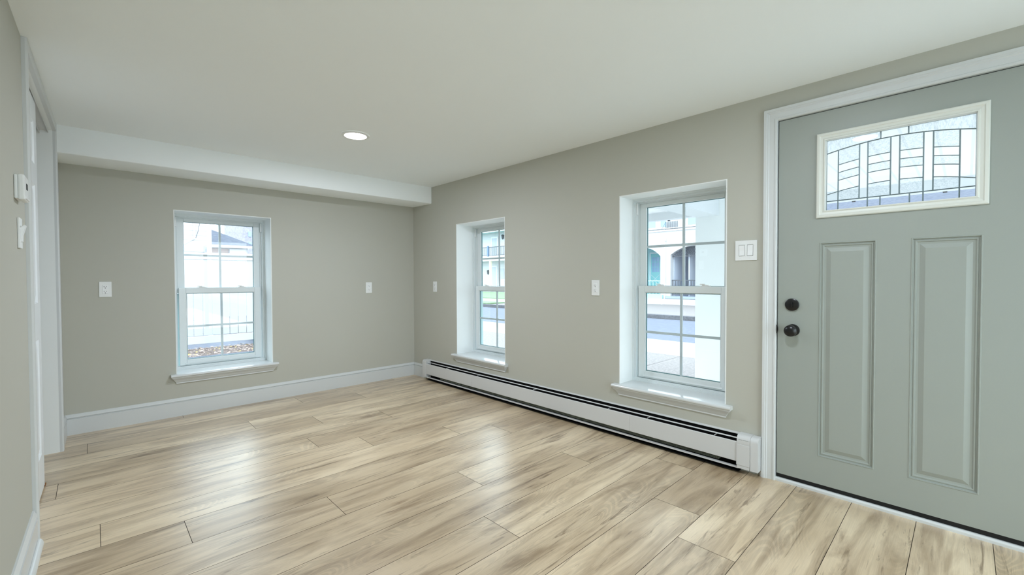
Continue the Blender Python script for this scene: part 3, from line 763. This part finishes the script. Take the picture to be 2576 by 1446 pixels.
outlet(FB(-2.637, 1.078), 'white outlet on the right wall beside the window next to the door')
def rocker(mtx, label, n, gap=0.046):
    w = 0.072 + gap*(n-1); h = 0.118
    root = empty('light_switch', mtx, label, 'light switch')
    def P(mb, nme, mat, parent=root, **k):
        o = mb.build(nme, mat, parent=parent, **k); o.matrix_world = mtx; return o
    cs = [(-(n-1)/2+i)*gap for i in range(n)]
    mb = MB(); mb.slab(-w/2+0.001, w/2-0.001, -h/2+0.001, h/2-0.001, -0.0062, -0.0003, [(c-0.0165, c+0.0165, -0.0335, 0.0335) for c in cs])
    P(mb, 'cover_plate', 'plastic')
    mb = MB(); rect_frame(mb, -w/2, w/2, -h/2, h/2, 0.003, 0.003, 0.003, 0.003, -0.0052, -0.0003, 0.001); P(mb, 'plate_edge', 'plastic')
    for i, c in enumerate(cs):
        mb = MB(); t = 0.0035 if i % 2 == 0 else -0.0035
        mb.prism([(-0.002, -0.031), (-0.0065-max(0, -t), -0.031), (-0.0055, 0.0), (-0.0065-max(0, t), 0.031), (-0.002, 0.031)], 'x', c-0.0145, c+0.0145)
        P(mb, 'rocker', 'plastic2')
        for cz in (0.048, -0.048):
            mb = MB(); mb.lathe([(0.003, -0.0055), (0.003, -0.0068), (0.002, -0.0072)], c, cz, 0.0, 14)
            P(mb, 'screw', 'plastic')
    return root
rocker(FB(-3.706, 1.313), 'white double rocker switch between the window and the green door', 2)
# toggle-style dimmer on the left wall, seen edge-on
mt = FC(-2.005, 1.338)
root = empty('light_switch', mt, 'white paddle switch on the left wall below the thermostat', 'light switch')
mb = MB(); mb.box(-0.036, 0.036, -0.007, -0.0003, -0.060, 0.060, 0.002); o = mb.build('cover_plate', 'plastic', parent=root); o.matrix_world = mt
mb = MB(); mb.prism([(-0.006, -0.036), (-0.011, -0.033), (-0.012, -0.008), (-0.021, 0.030), (-0.018, 0.034), (-0.006, 0.020)], 'x', -0.017, 0.017); o = mb.build('paddle', 'plastic2', parent=root); o.matrix_world = mt
mt = FC(-2.04, 1.510)
root = empty('thermostat', mt, 'small white wall thermostat on the left wall by the closet casing', 'thermostat')
mb = MB(); mb.box(-0.058, 0.052, -0.010, -0.0003, -0.046, 0.046, 0.003); o = mb.build('base_plate', 'plastic', parent=root); o.matrix_world = mt
mb = MB(); mb.box(-0.060, 0.054, -0.028, -0.010, -0.049, 0.049, 0.005); o = mb.build('cover', 'plastic', parent=root); o.matrix_world = mt
mb = MB(); mb.box(-0.010, 0.022, -0.0288, -0.027, -0.004, 0.020); o = mb.build('display', 'hole', parent=root, label='small dark display'); o.matrix_world = mt
mb = MB(); mb.box(-0.048, 0.044, -0.032, -0.027, -0.044, -0.036, 0.001); o = mb.build('slider', 'plastic2', parent=root); o.matrix_world = mt

# ---------------------------------------------------------------- recessed lights
def lamp(x, y, label, watts):
    mtx = Matrix.Translation((x, y, CEIL))
    root = empty('recessed_light', mtx, label, 'ceiling light', 'recessed ceiling lights')
    mb = MB(); R = 0.097; r = 0.0735; n = 48
    for pr0, pr1 in (((R, -0.0004), (R-0.002, -0.006)), ((R-0.002, -0.006), (r+0.004, -0.009)), ((r+0.004, -0.009), (r, -0.004))):
        for k in range(n):
            a0, a1 = 2*math.pi*k/n, 2*math.pi*(k+1)/n
            mb.quad([(pr0[0]*math.cos(a0), pr0[0]*math.sin(a0), pr0[1]), (pr0[0]*math.cos(a1), pr0[0]*math.sin(a1), pr0[1]),
                     (pr1[0]*math.cos(a1), pr1[0]*math.sin(a1), pr1[1]), (pr1[0]*math.cos(a0), pr1[0]*math.sin(a0), pr1[1])])
    o = mb.build('trim_ring', 'plastic', parent=root, smooth=True); o.matrix_world = mtx
    mb = MB(); mb.bm.faces.new([mb.bm.verts.new((r*math.cos(2*math.pi*k/n), r*math.sin(2*math.pi*k/n), -0.004)) for k in range(n)])
    o = mb.build('diffuser', 'lampwhite', parent=root); o.matrix_world = mtx
    ld = bpy.data.lights.new('lamp_light', 'AREA'); ld.shape = 'DISK'; ld.size = 0.14; ld.energy = LAMP_W*watts; ld.color = (0.93, 1.0, 1.13)
    lo = bpy.data.objects.new('lamp_light', ld); COL.objects.link(lo); lo.parent = root; lo.matrix_world = Matrix.Translation((x, y, CEIL-0.010))
lamp(-1.403, -1.543, 'lit round recessed light in the ceiling above the floor centre', 1.15)
lamp(-1.31, -4.08, 'lit round recessed light mirrored in the front door glass', 0.75)

# ---------------------------------------------------------------- outside: ground
def slabobj(name, mat, x0, x1, y0, y1, z0, z1, label, cat, kind=None):
    mb = MB(); mb.box(x0, x1, y0, y1, z0, z1); return tag(mb.build(name, mat), label, cat, kind=kind)
slabobj('ground', 'asphalt', -60, 80, -60, 80, -0.62, -0.46, 'plain ground beneath the streets and yards', 'ground', 'structure')
slabobj('street', 'asphalt', 6.06, 11.84, -50, 60, -0.45, -0.30, 'grey asphalt street running past the front of the house', 'street', 'structure')
slabobj('curb', 'conc', 4.42, 6.05, -50, 60, -0.45, -0.18, 'pale concrete curb strip on the near side of the street', 'curb', 'structure')
slabobj('sidewalk', 'walk', 0.31, 4.41, -1.25, 60, -0.45, -0.18, 'speckled pavement between the house and the near curb, beside the porch', 'sidewalk', 'structure')
slabobj('sidewalk', 'walk', 3.02, 4.41, -50, -1.26, -0.45, -0.18, 'speckled pavement between the porch pillar and the near curb', 'sidewalk', 'structure')
slabobj('curb', 'curb', 11.85, 12.15, -50, 60, -0.45, -0.16, 'dark stone curb on the far side of the street', 'curb', 'structure')
slabobj('sidewalk', 'walk', 12.16, 18.9, -50, 12.8, -0.45, -0.18, 'pavement in front of the white arched house across the street', 'sidewalk', 'structure')
slabobj('lawn', 'grass', 12.16, 13.6, 12.85, 60, -0.45, -0.12, 'thin grass verge along the far curb', 'grass', 'stuff')
slabobj('sidewalk', 'conc', 13.61, 15.9, 12.81, 60, -0.45, -0.12, 'pale path between the verge and the lawn across the street', 'sidewalk', 'structure')
slabobj('lawn', 'grass', 15.91, 24.38, 12.81, 60, -0.45, -0.08, 'green lawn in front of the house with the balcony', 'grass', 'stuff')
slabobj('added_patio', 'bounce_paving', -9, 0.30, -18, YB-0.26, -0.45, -0.06, 'pale unseen paving added behind the viewer to bounce daylight indoors', 'added_patio', 'structure')  # added bright ground, unseen, throws daylight up through the glass door
slabobj('driveway', 'drive', -12, 0.30, 0.31, 4.78, -0.45, -0.20, 'dark asphalt driveway strip outside the far window', 'driveway', 'structure')
mb = MB(); mb.box(-12, 0.30, 4.79, 5.935, -0.45, -0.21); rng = random.Random(5)
for i in range(900):
    x, y = rng.uniform(-2.6, 0.2), rng.uniform(4.72, 5.90); s = rng.uniform(0.012, 0.04); a = rng.uniform(0, 3.14); t = rng.uniform(-0.3, 0.3)
    c, q = math.cos(a)*s, math.sin(a)*s; z = -0.20+rng.uniform(0, 0.02)
    f = mb.quad([(x-c, y-q, z), (x+q*0.4, y-c*0.4, z+t*s), (x+c, y+q, z+0.004), (x-q*0.4, y+c*0.4, z-t*s)])
    f.material_index = 1 if rng.random() < 0.93 else 2
o = mb.build('mulch_bed', 'mulch'); 
if True:
    o.data.materials.append(M['chip']); o.data.materials.append(M['leaf'])
tag(o, 'brown mulch and leaf litter strip at the foot of the white fence', 'mulch', kind='stuff')

# ---------------------------------------------------------------- outside: fence (far window view)
root = empty('vinyl_fence', Matrix.Translation((-1, 6, -0.2)), 'tall white vinyl privacy fence beyond the far window', 'fence')
mb = MB()
x = -9.0 - 0.006
while x < 3.6:
    mb.box(x+0.004, x+0.149, 6.0, 6.022, 0.03, 1.58, 0.005, 1); x += 0.153
mb.build('boards', 'fence', parent=root).matrix_world = Matrix.Identity(4)
for n, a, b in (('top_rail', 1.56, 1.70), ('bottom_rail', -0.13, 0.02)):
    mb = MB(); mb.box(-9, 3.6, 5.985, 6.037, a, b, 0.004, 1); mb.build(n, 'fence', parent=root).matrix_world = Matrix.Identity(4)
for px_ in (-5.2, -2.75, 0.55, 3.0):
    mb = MB(); mb.box(px_-0.063, px_+0.063, 5.948, 6.074, -0.22, 1.78); mb.build('fence_post', 'fence', parent=root).matrix_world = Matrix.Identity(4)

# neighbour house with lap siding
I4 = Matrix.Identity(4)
root = empty('neighbour_house', Matrix.Translation((-4, 9, -0.2)), 'pale lap-sided house close behind the white fence', 'house')
def PI(mb, n, mat, parent=None, **k):
    o = mb.build(n, mat, parent=parent, **k); o.matrix_world = I4; return o
mb = MB(); mb.box(-9, -0.64, 9.0, 14.0, -0.4, 5.4); PI(mb, 'lap_siding', 'siding', root)
mb = MB(); mb.box(-0.655, -0.545, 8.98, 9.10, -0.4, 5.4); PI(mb, 'corner_board', 'ewhite', root)
mb = MB(); mb.tube([(-0.91, 8.96, 2.19), (-0.91, 8.96, 4.6)], 0.022, 10); pp = PI(mb, 'service_pipe', 'ewhite', root)
mb = MB(); mb.lathe([(0.02, 0.07), (0.028, 0.04), (0.045, 0.02), (0.048, 0.0)], -0.905, 8.95, 0, 20, 'z')
for v in mb.bm.verts: v.co.y, v.co.z = 8.95 + (v.co.y-0.0), v.co.z - 8.95 + 2.03
PI(mb, 'pipe_hood', 'box', root)
mb = MB(); mb.box(-1.13, -0.70, 8.90, 8.995, 1.86, 2.03, 0.006); PI(mb, 'utility_box', 'box', root, label='pale blue meter box')
mb = MB(); mb.tube([(-0.80, 8.93, 2.75), (-0.81, 8.93, 2.55), (-0.84, 8.93, 2.38), (-0.885, 8.94, 2.22)], 0.005, 6)
mb.tube([(-0.92, 8.93, 2.17), (-1.0, 8.92, 2.12), (-1.14, 8.92, 2.02), (-1.4, 8.92, 1.95)], 0.005, 6); PI(mb, 'cable', 'iron', root)
# slate-roofed house further back
root = slate_house = empty('slate_roof_house', Matrix.Translation((0, 14, -0.2)), 'low house with a blue-grey shingle hip roof beyond the fence', 'house')
mb = MB(); mb.box(-6, 1.40, 14.0, 20.0, -0.4, 2.32); PI(mb, 'wall', 'ewhite', root)
mb = MB(); mb.box(-0.2, 0.78, 13.975, 13.999, -0.3, 2.28); PI(mb, 'brickwork', 'brick', root)
mb = MB(); mb.box(0.80, 1.30, 13.85, 13.98, 2.13, 2.27); mb.box(0.80, 1.28, 13.84, 13.86, 2.115, 2.13); PI(mb, 'side_box', 'ewhite', root)
mb = MB(); mb.box(-6.2, 1.62, 13.60, 13.70, 2.30, 2.385); PI(mb, 'gutter', 'ewhite', root)
mb = MB(); R_ = [mb.bm.verts.new(p) for p in ((-6.3, 13.62, 2.385), (1.62, 13.62, 2.385), (1.62, 20.3, 2.385), (-6.3, 20.3, 2.385), (-3.6, 16.9, 4.05), (-0.9, 16.9, 3.85))]
for f in ((0, 1, 5, 4), (1, 2, 5), (2, 3, 4, 5), (3, 0, 4), (3, 2, 1, 0)): mb.bm.faces.new([R_[i] for i in f])
PI(mb, 'roof', 'slate', root)
root = empty('brick_tower', Matrix.Translation((6, 30, 0)), 'tall pinkish grey building far behind the slate-roofed house', 'building')
mb = MB(); mb.box(4.75, 9.5, 30, 36, -0.4, 8); PI(mb, 'wall', 'farwall', root)
for i in range(3):
    for j in range(3):
        mb = MB(); mb.box(5.05+i*0.5, 5.25+i*0.5, 29.96, 30.0, 3.4+j*0.75, 3.75+j*0.75); PI(mb, 'window', 'eglass', root)
mb = MB(); mb.tube([(-6, 20, 5.6), (0.5, 20, 4.1), (2.2, 20, 4.05), (9, 20, 5.2)], 0.008, 5)  # overhead power line, only parented to the house
PI(mb, 'power_line', 'iron', slate_house)

# ---------------------------------------------------------------- outside: front porch
root = empty('front_porch', Matrix.Translation((1.5, -4, -0.18)), 'white front porch roof with board ceiling outside the right wall', 'porch')
mb = MB(); mb.box(0.31, 3.01, -9, -1.26, -0.45, -0.18); PI(mb, 'porch_floor', 'bounce_paving', root, label='unseen porch floor made pale to bounce light upward')  # out of view; pale colour chosen to light the porch from below
mb = MB(); mb.box(0.31, 2.88, -7.4, -1.25, 2.062, 2.15); PI(mb, 'board_ceiling', 'porch', root)
mb = MB(); mb.box(2.88, 3.0, -7.4, -1.25, 1.955, 2.30); mb.box(0.31, 3.0, -1.27, -1.19, 1.955, 2.30); PI(mb, 'fascia', 'ewhite', root)
for i in range(9):
    mb = MB(); mb.box(2.984, 3.004, -7.2+i*0.68, -7.17+i*0.68, 1.945, 1.965); PI(mb, 'fascia_clip', 'iron', root)
mb = MB(); mb.box(0.31, 2.50, -2.60, -2.34, 1.885, 2.062); PI(mb, 'cross_beam', 'ewhite', root)
mb = MB(); mb.box(2.50, 2.78, -2.98, -2.328, -0.18, 2.062); PI(mb, 'pillar', 'pillar', root)
mb = MB(); mb.box(2.50, 2.78, -7.2, -6.6, -0.18, 2.062); PI(mb, 'pillar', 'pillar', root)

# ---------------------------------------------------------------- outside: arched white house across the street
root = empty('arched_house', Matrix.Translation((19, 6, -0.2)), 'white stucco house with arched porch openings across the street', 'house')
XF = 18.5
def arch_wall(mb, y0, y1, zb, zt, arches, th=0.35):
    ys = {y0, y1}
    for a, b, hf in arches:
        for k in range(17): ys.add(round(a+(b-a)*k/16, 5))
    ys = sorted(ys)
    def top(y, a):
        return a[2](y)
    for ya, yb in zip(ys[:-1], ys[1:]):
        m = (ya+yb)/2; A = [a for a in arches if a[0] < m < a[1]]
        if A:
            a = A[0]; ha, hb = a[2](ya), a[2](yb)
            mb.quad([(XF, ya, ha), (XF, yb, hb), (XF, yb, zt), (XF, ya, zt)])
            mb.quad([(XF, ya, ha), (XF+th, ya, ha), (XF+th, yb, hb), (XF, yb, hb)])
            mb.quad([(XF, ya, zb), (XF, yb, zb), (XF, yb, a[3] if len(a) > 3 else 0.1), (XF, ya, a[3] if len(a) > 3 else 0.1)])
        else: mb.quad([(XF, ya, zb), (XF, yb, zb), (XF, yb, zt), (XF, ya, zt)])
    for a, b, hf in arches:
        for y in (a, b): mb.quad([(XF, y, 0.1), (XF+th, y, 0.1), (XF+th, y, hf(y)), (XF, y, hf(y))])
def h1(y):                                   # left arch, springing then sloped shoulder
    c = 7.55; t = abs(y-c)/1.17; return 2.80 - 0.50*max(0, t)**2.6 if t < 1 else 2.30
def h2(y):
    c = 4.66; t = abs(y-c)/1.18; return 2.76 - 0.42*max(0, t)**2.2 if t < 1 else 2.34
mb = MB(); arch_wall(mb, 2.4, 9.6, -0.4, 3.60, [(6.38, 8.72, h1), (3.48, 5.84, h2)])
mb.box(XF+0.36, XF+8, 9.3, 9.6, -0.4, 5.6); mb.box(XF, XF+8, 2.4, 2.5, -0.4, 5.6)
mb.box(XF+0.0, XF+0.35, 2.5, 9.6, 3.60, 3.66); PI(mb, 'arcade_wall', 'stucco', root)
mb = MB(); mb.box(XF+0.10, XF+6, 2.5, 9.6, 3.66, 5.6); PI(mb, 'upper_wall', 'stucco', root)
mb = MB(); mb.box(XF-0.06, XF+0.12, 2.3, 9.7, 3.57, 3.63); mb.box(XF-0.02, XF+0.12, 2.3, 9.7, 3.70, 3.735); PI(mb, 'cornice', 'ewhite', root)
for a, b, c, d in ((7.6, 6.68, 3.80, 4.9), (6.42, 6.10, 3.80, 4.9), (4.97, 4.3, 3.79, 4.9)):
    mb = MB(); rect_frame(mb, min(a, b)-0.05, max(a, b)+0.05, c-0.06, d, 0.06, 0.06, 0.06, 0.06, 0, 0.05)
    for v in mb.bm.verts: v.co.x, v.co.y = XF+0.05+v.co.y, v.co.x
    wf = PI(mb, 'window', 'ewhite', root)
    mb = MB(); mb.box(XF+0.08, XF+0.099, min(a, b), max(a, b), c, d-0.04); PI(mb, 'pane', 'eglass', wf)
mb = MB(); mb.box(XF+0.02, XF+0.05, 5.46, 6.12, 3.60, 3.63)
for i in range(12): mb.box(XF+0.02, XF+0.035, 5.48+i*0.055, 5.495+i*0.055, 3.62, 4.06)
mb.tube([(XF-0.02, 6.30, 3.70), (XF, 6.10, 4.05), (XF, 6.10, 3.62), (XF, 5.95, 3.62)], 0.012, 6)
PI(mb, 'vent_grille', 'iron', root, label='dark upright bars on the upper wall')
mb = MB(); mb.box(XF-0.09, XF-0.005, 6.09, 6.165, -0.10, 3.20, 0.01); mb.box(XF-0.11, XF-0.005, 6.06, 6.20, 3.06, 3.20, 0.01); mb.box(XF-0.30, XF-0.02, 6.12, 6.22, -0.20, -0.05, 0.01); PI(mb, 'downspout', 'ewhite', root)
XI = XF+2.0
mb = MB(); mb.box(XI, XI+0.1, 2.5, 7.0, -0.4, 3.5); PI(mb, 'porch_siding', 'siding2', root)
mb = MB(); mb.box(XF+0.35, XI, 5.80, 5.92, -0.4, 3.5); PI(mb, 'porch_divider', 'shade', root)
mb = MB(); mb.box(XF+0.35, XI, 5.00, 5.06, -0.4, 2.35); PI(mb, 'porch_screen', 'shade', root, label='grey-blue side screen')
mb = MB(); mb.box(XI, XI+0.1, 7.0, 9.3, -0.4, 3.5); PI(mb, 'entry_wall', 'teal2', root)
mb = MB(); mb.box(XF+0.35, XI+0.1, 2.5, 9.3, 3.3, 3.5); PI(mb, 'porch_ceiling', 'ewhite', root)
mb = MB(); rect_frame(mb, 7.36, 8.06, 0.30, 2.64, 0.06, 0.06, 0.0, 0.08, 0, 0.05)
for v in mb.bm.verts: v.co.x, v.co.y = XI-0.05+v.co.y, v.co.x
PI(mb, 'entry_frame', 'ewhite', root)
mb = MB(); mb.box(XI-0.04, XI-0.005, 7.42, 8.0, 0.30, 2.58); dr = PI(mb, 'entry_door', 'teal', root)
mb = MB()
for i in range(3):
    for j in range(3): mb.box(XI-0.05, XI-0.04, 7.47+i*0.155, 7.60+i*0.155, 1.52+j*0.29, 1.78+j*0.29)
PI(mb, 'pane', 'eglass', dr)
mb = MB()
for y0, y1, a, b in ((7.45, 7.95, 0.9, 1.35), (7.95, 7.45, 0.9, 1.35)): mb.tube([(XI-0.05, y0, a), (XI-0.05, y1, b)], 0.012, 5)
PI(mb, 'scroll_guard', 'ewhite', dr)
mb = MB(); mb.box(XF+0.12, XF+0.2, 6.40, 8.7, 0.25, 0.33)
for i in range(12): mb.box(XF+0.14, XF+0.18, 6.5+i*0.18, 6.53+i*0.18, 0.3, 1.0)
mb.box(XF+0.12, XF+0.2, 6.40, 8.7, 1.0, 1.04); PI(mb, 'entry_rail', 'teal2', root)
mb = MB(); mb.box(XF+0.12, XF+0.16, 3.5, 5.82, 1.02, 1.07); mb.box(XF+0.12, XF+0.16, 3.5, 5.82, 0.32, 0.36)
for i in range(17): mb.box(XF+0.13, XF+0.15, 5.76-i*0.135, 5.785-i*0.135, 0.32, 1.04)
for cx in (5.03, 4.78):
    for s in (-1, 1):
        mb.tube([(XF+0.14, cx+s*(0.05-0.05*math.cos(t)), 0.70+0.09*math.sin(t)) for t in [k*math.pi/6 for k in range(13)]], 0.007, 5)
PI(mb, 'iron_railing', 'iron', root)
mb = MB()
def hz(y): return h2(y)
for i in range(15):                          # diamond lattice filling the head of the second arch
    y = 5.75-0.11*i
    mb.tube([(XF+0.2, y, 2.26), (XF+0.2, y-0.30, 2.72)], 0.011, 4); mb.tube([(XF+0.2, y, 2.26), (XF+0.2, y+0.30, 2.72)], 0.011, 4)
mb.box(XF+0.18, XF+0.22, 3.5, 5.84, 2.24, 2.27); PI(mb, 'lattice_valance', 'iron', root)
mb = MB(); mb.box(XF-0.12, XF+2.0, 3.4, 6.05, 0.12, 0.24); mb.box(XF-0.03, XF, 3.4, 6.05, -0.05, 0.12); PI(mb, 'porch_step', 'step', root)
mb = MB(); mb.box(XF-0.12, XF+2.0, 6.22, 8.9, 0.10, 0.29); PI(mb, 'porch_step', 'teal2', root, label='pale teal porch floor edge')
mb = MB(); mb.box(XF-0.2, XF-0.13, 2.4, 9.4, -0.3, 0.10); PI(mb, 'plinth', 'stucco', root)
mb = MB(); mb.prism([(XF-0.2, 5.6), (XF+8.2, 5.6), (XF+4, 7.4)], 'y', 2.2, 9.8); PI(mb, 'roof', 'slate', root)
# neighbour with a low slate front roof, seen through the door glass
root = empty('slate_front_house', Matrix.Translation((19, -5, -0.2)), 'white house with a blue-grey slate roof opposite the front door', 'house')
mb = MB(); mb.box(XF, XF+6, -16, 2.0, -0.4, 3.45); PI(mb, 'wall', 'stucco', root)
mb = MB(); mb.prism([(XF-0.5, 3.45), (XF+6.5, 3.45), (XF+3, 6.3)], 'y', -16.3, 2.2); PI(mb, 'roof', 'slate', root)
mb = MB(); mb.box(XF-0.6, XF-0.5, -16.3, 2.2, 3.38, 3.5); PI(mb, 'gutter', 'ewhite', root)
for k in range(4):
    mb = MB(); y = -0.6-3.4*k; mb.box(XF-0.03, XF-0.002, y-0.9, y, 0.9, 2.3); PI(mb, 'window', 'eglass', root)

# ---------------------------------------------------------------- outside: balcony house up the street
root = empty('balcony_house', Matrix.Translation((28, 29, -0.1)), 'white sided house with upstairs balcony and metal roof up the street', 'house')
XH = 27.0
mb = MB(); mb.box(XH, XH+8, 24, 36, -0.4, 5.85); PI(mb, 'wall', 'siding2', root)
mb = MB(); mb.prism([(XH-1.4, 5.86), (XH+0.2, 6.75), (XH+0.2, 5.86)], 'y', 23.6, 36.4)
for i in range(32): mb.prism([(XH-1.42, 5.88), (XH+0.2, 6.80), (XH+0.2, 6.74), (XH-1.4, 5.84)], 'y', 23.7+i*0.4, 23.74+i*0.4)
rf = PI(mb, 'metal_roof', 'metalroof', root)
mb = MB(); mb.box(XH-1.45, XH-1.38, 23.6, 36.4, 5.78, 5.88); PI(mb, 'fascia', 'ewhite', root)
mb = MB(); mb.box(XH-1.2, XH, 24, 36, 2.95, 3.40); PI(mb, 'balcony_floor', 'ewhite', root)
mb = MB(); mb.box(XH-1.18, XH-1.14, 24, 36, 4.28, 4.34); mb.box(XH-1.18, XH-1.14, 24, 36, 3.48, 3.52)
for i in range(80): mb.box(XH-1.17, XH-1.15, 24+i*0.15, 24.025+i*0.15, 3.5, 4.3)
PI(mb, 'balcony_railing', 'iron', root)
mb = MB(); mb.box(XH-1.25, XH-1.10, 28.50, 28.66, 3.4, 4.45); PI(mb, 'newel_post', 'bluemetal', root)
for yy, z0, z1 in ((28.9, 3.42, 5.45), (29.06, 0.0, 2.5)):
    mb = MB(); rect_frame(mb, yy-0.52, yy+0.52, z0, z1, 0.12, 0.12, 0.05, 0.12, 0, 0.05)
    for v in mb.bm.verts: v.co.x, v.co.y = XH-0.06+v.co.y, v.co.x
    d_ = PI(mb, 'house_door', 'ewhite', root)
    mb = MB(); mb.box(XH-0.04, XH-0.005, yy-0.40, yy+0.40, z0+0.05, z1-0.12); PI(mb, 'pane', 'shade', d_)
for y in (28.20, 31.4):
    mb = MB(); mb.box(XH-1.2, XH-1.0, y, y+0.2, 0.0, 2.95); PI(mb, 'porch_post', 'cream', root)
mb = MB(); mb.box(XH-0.04, XH-0.005, 27.5, 28.3, 1.2, 2.2); PI(mb, 'window', 'shade', root)
for yy, zz in ((29.80, 1.85), (27.55, 5.35)):
    mb = MB(); mb.lathe([(0.03, -0.25), (0.10, -0.15), (0.13, 0.12), (0.16, 0.14), (0.03, 0.25)], XH-0.14, zz, yy, 10, 'z')
    PI(mb, 'wall_lantern', 'iron', root)
mb = MB(); mb.box(XH-2.6, XH, 23, 37, -0.4, 0.0); PI(mb, 'porch_slab', 'conc', root)
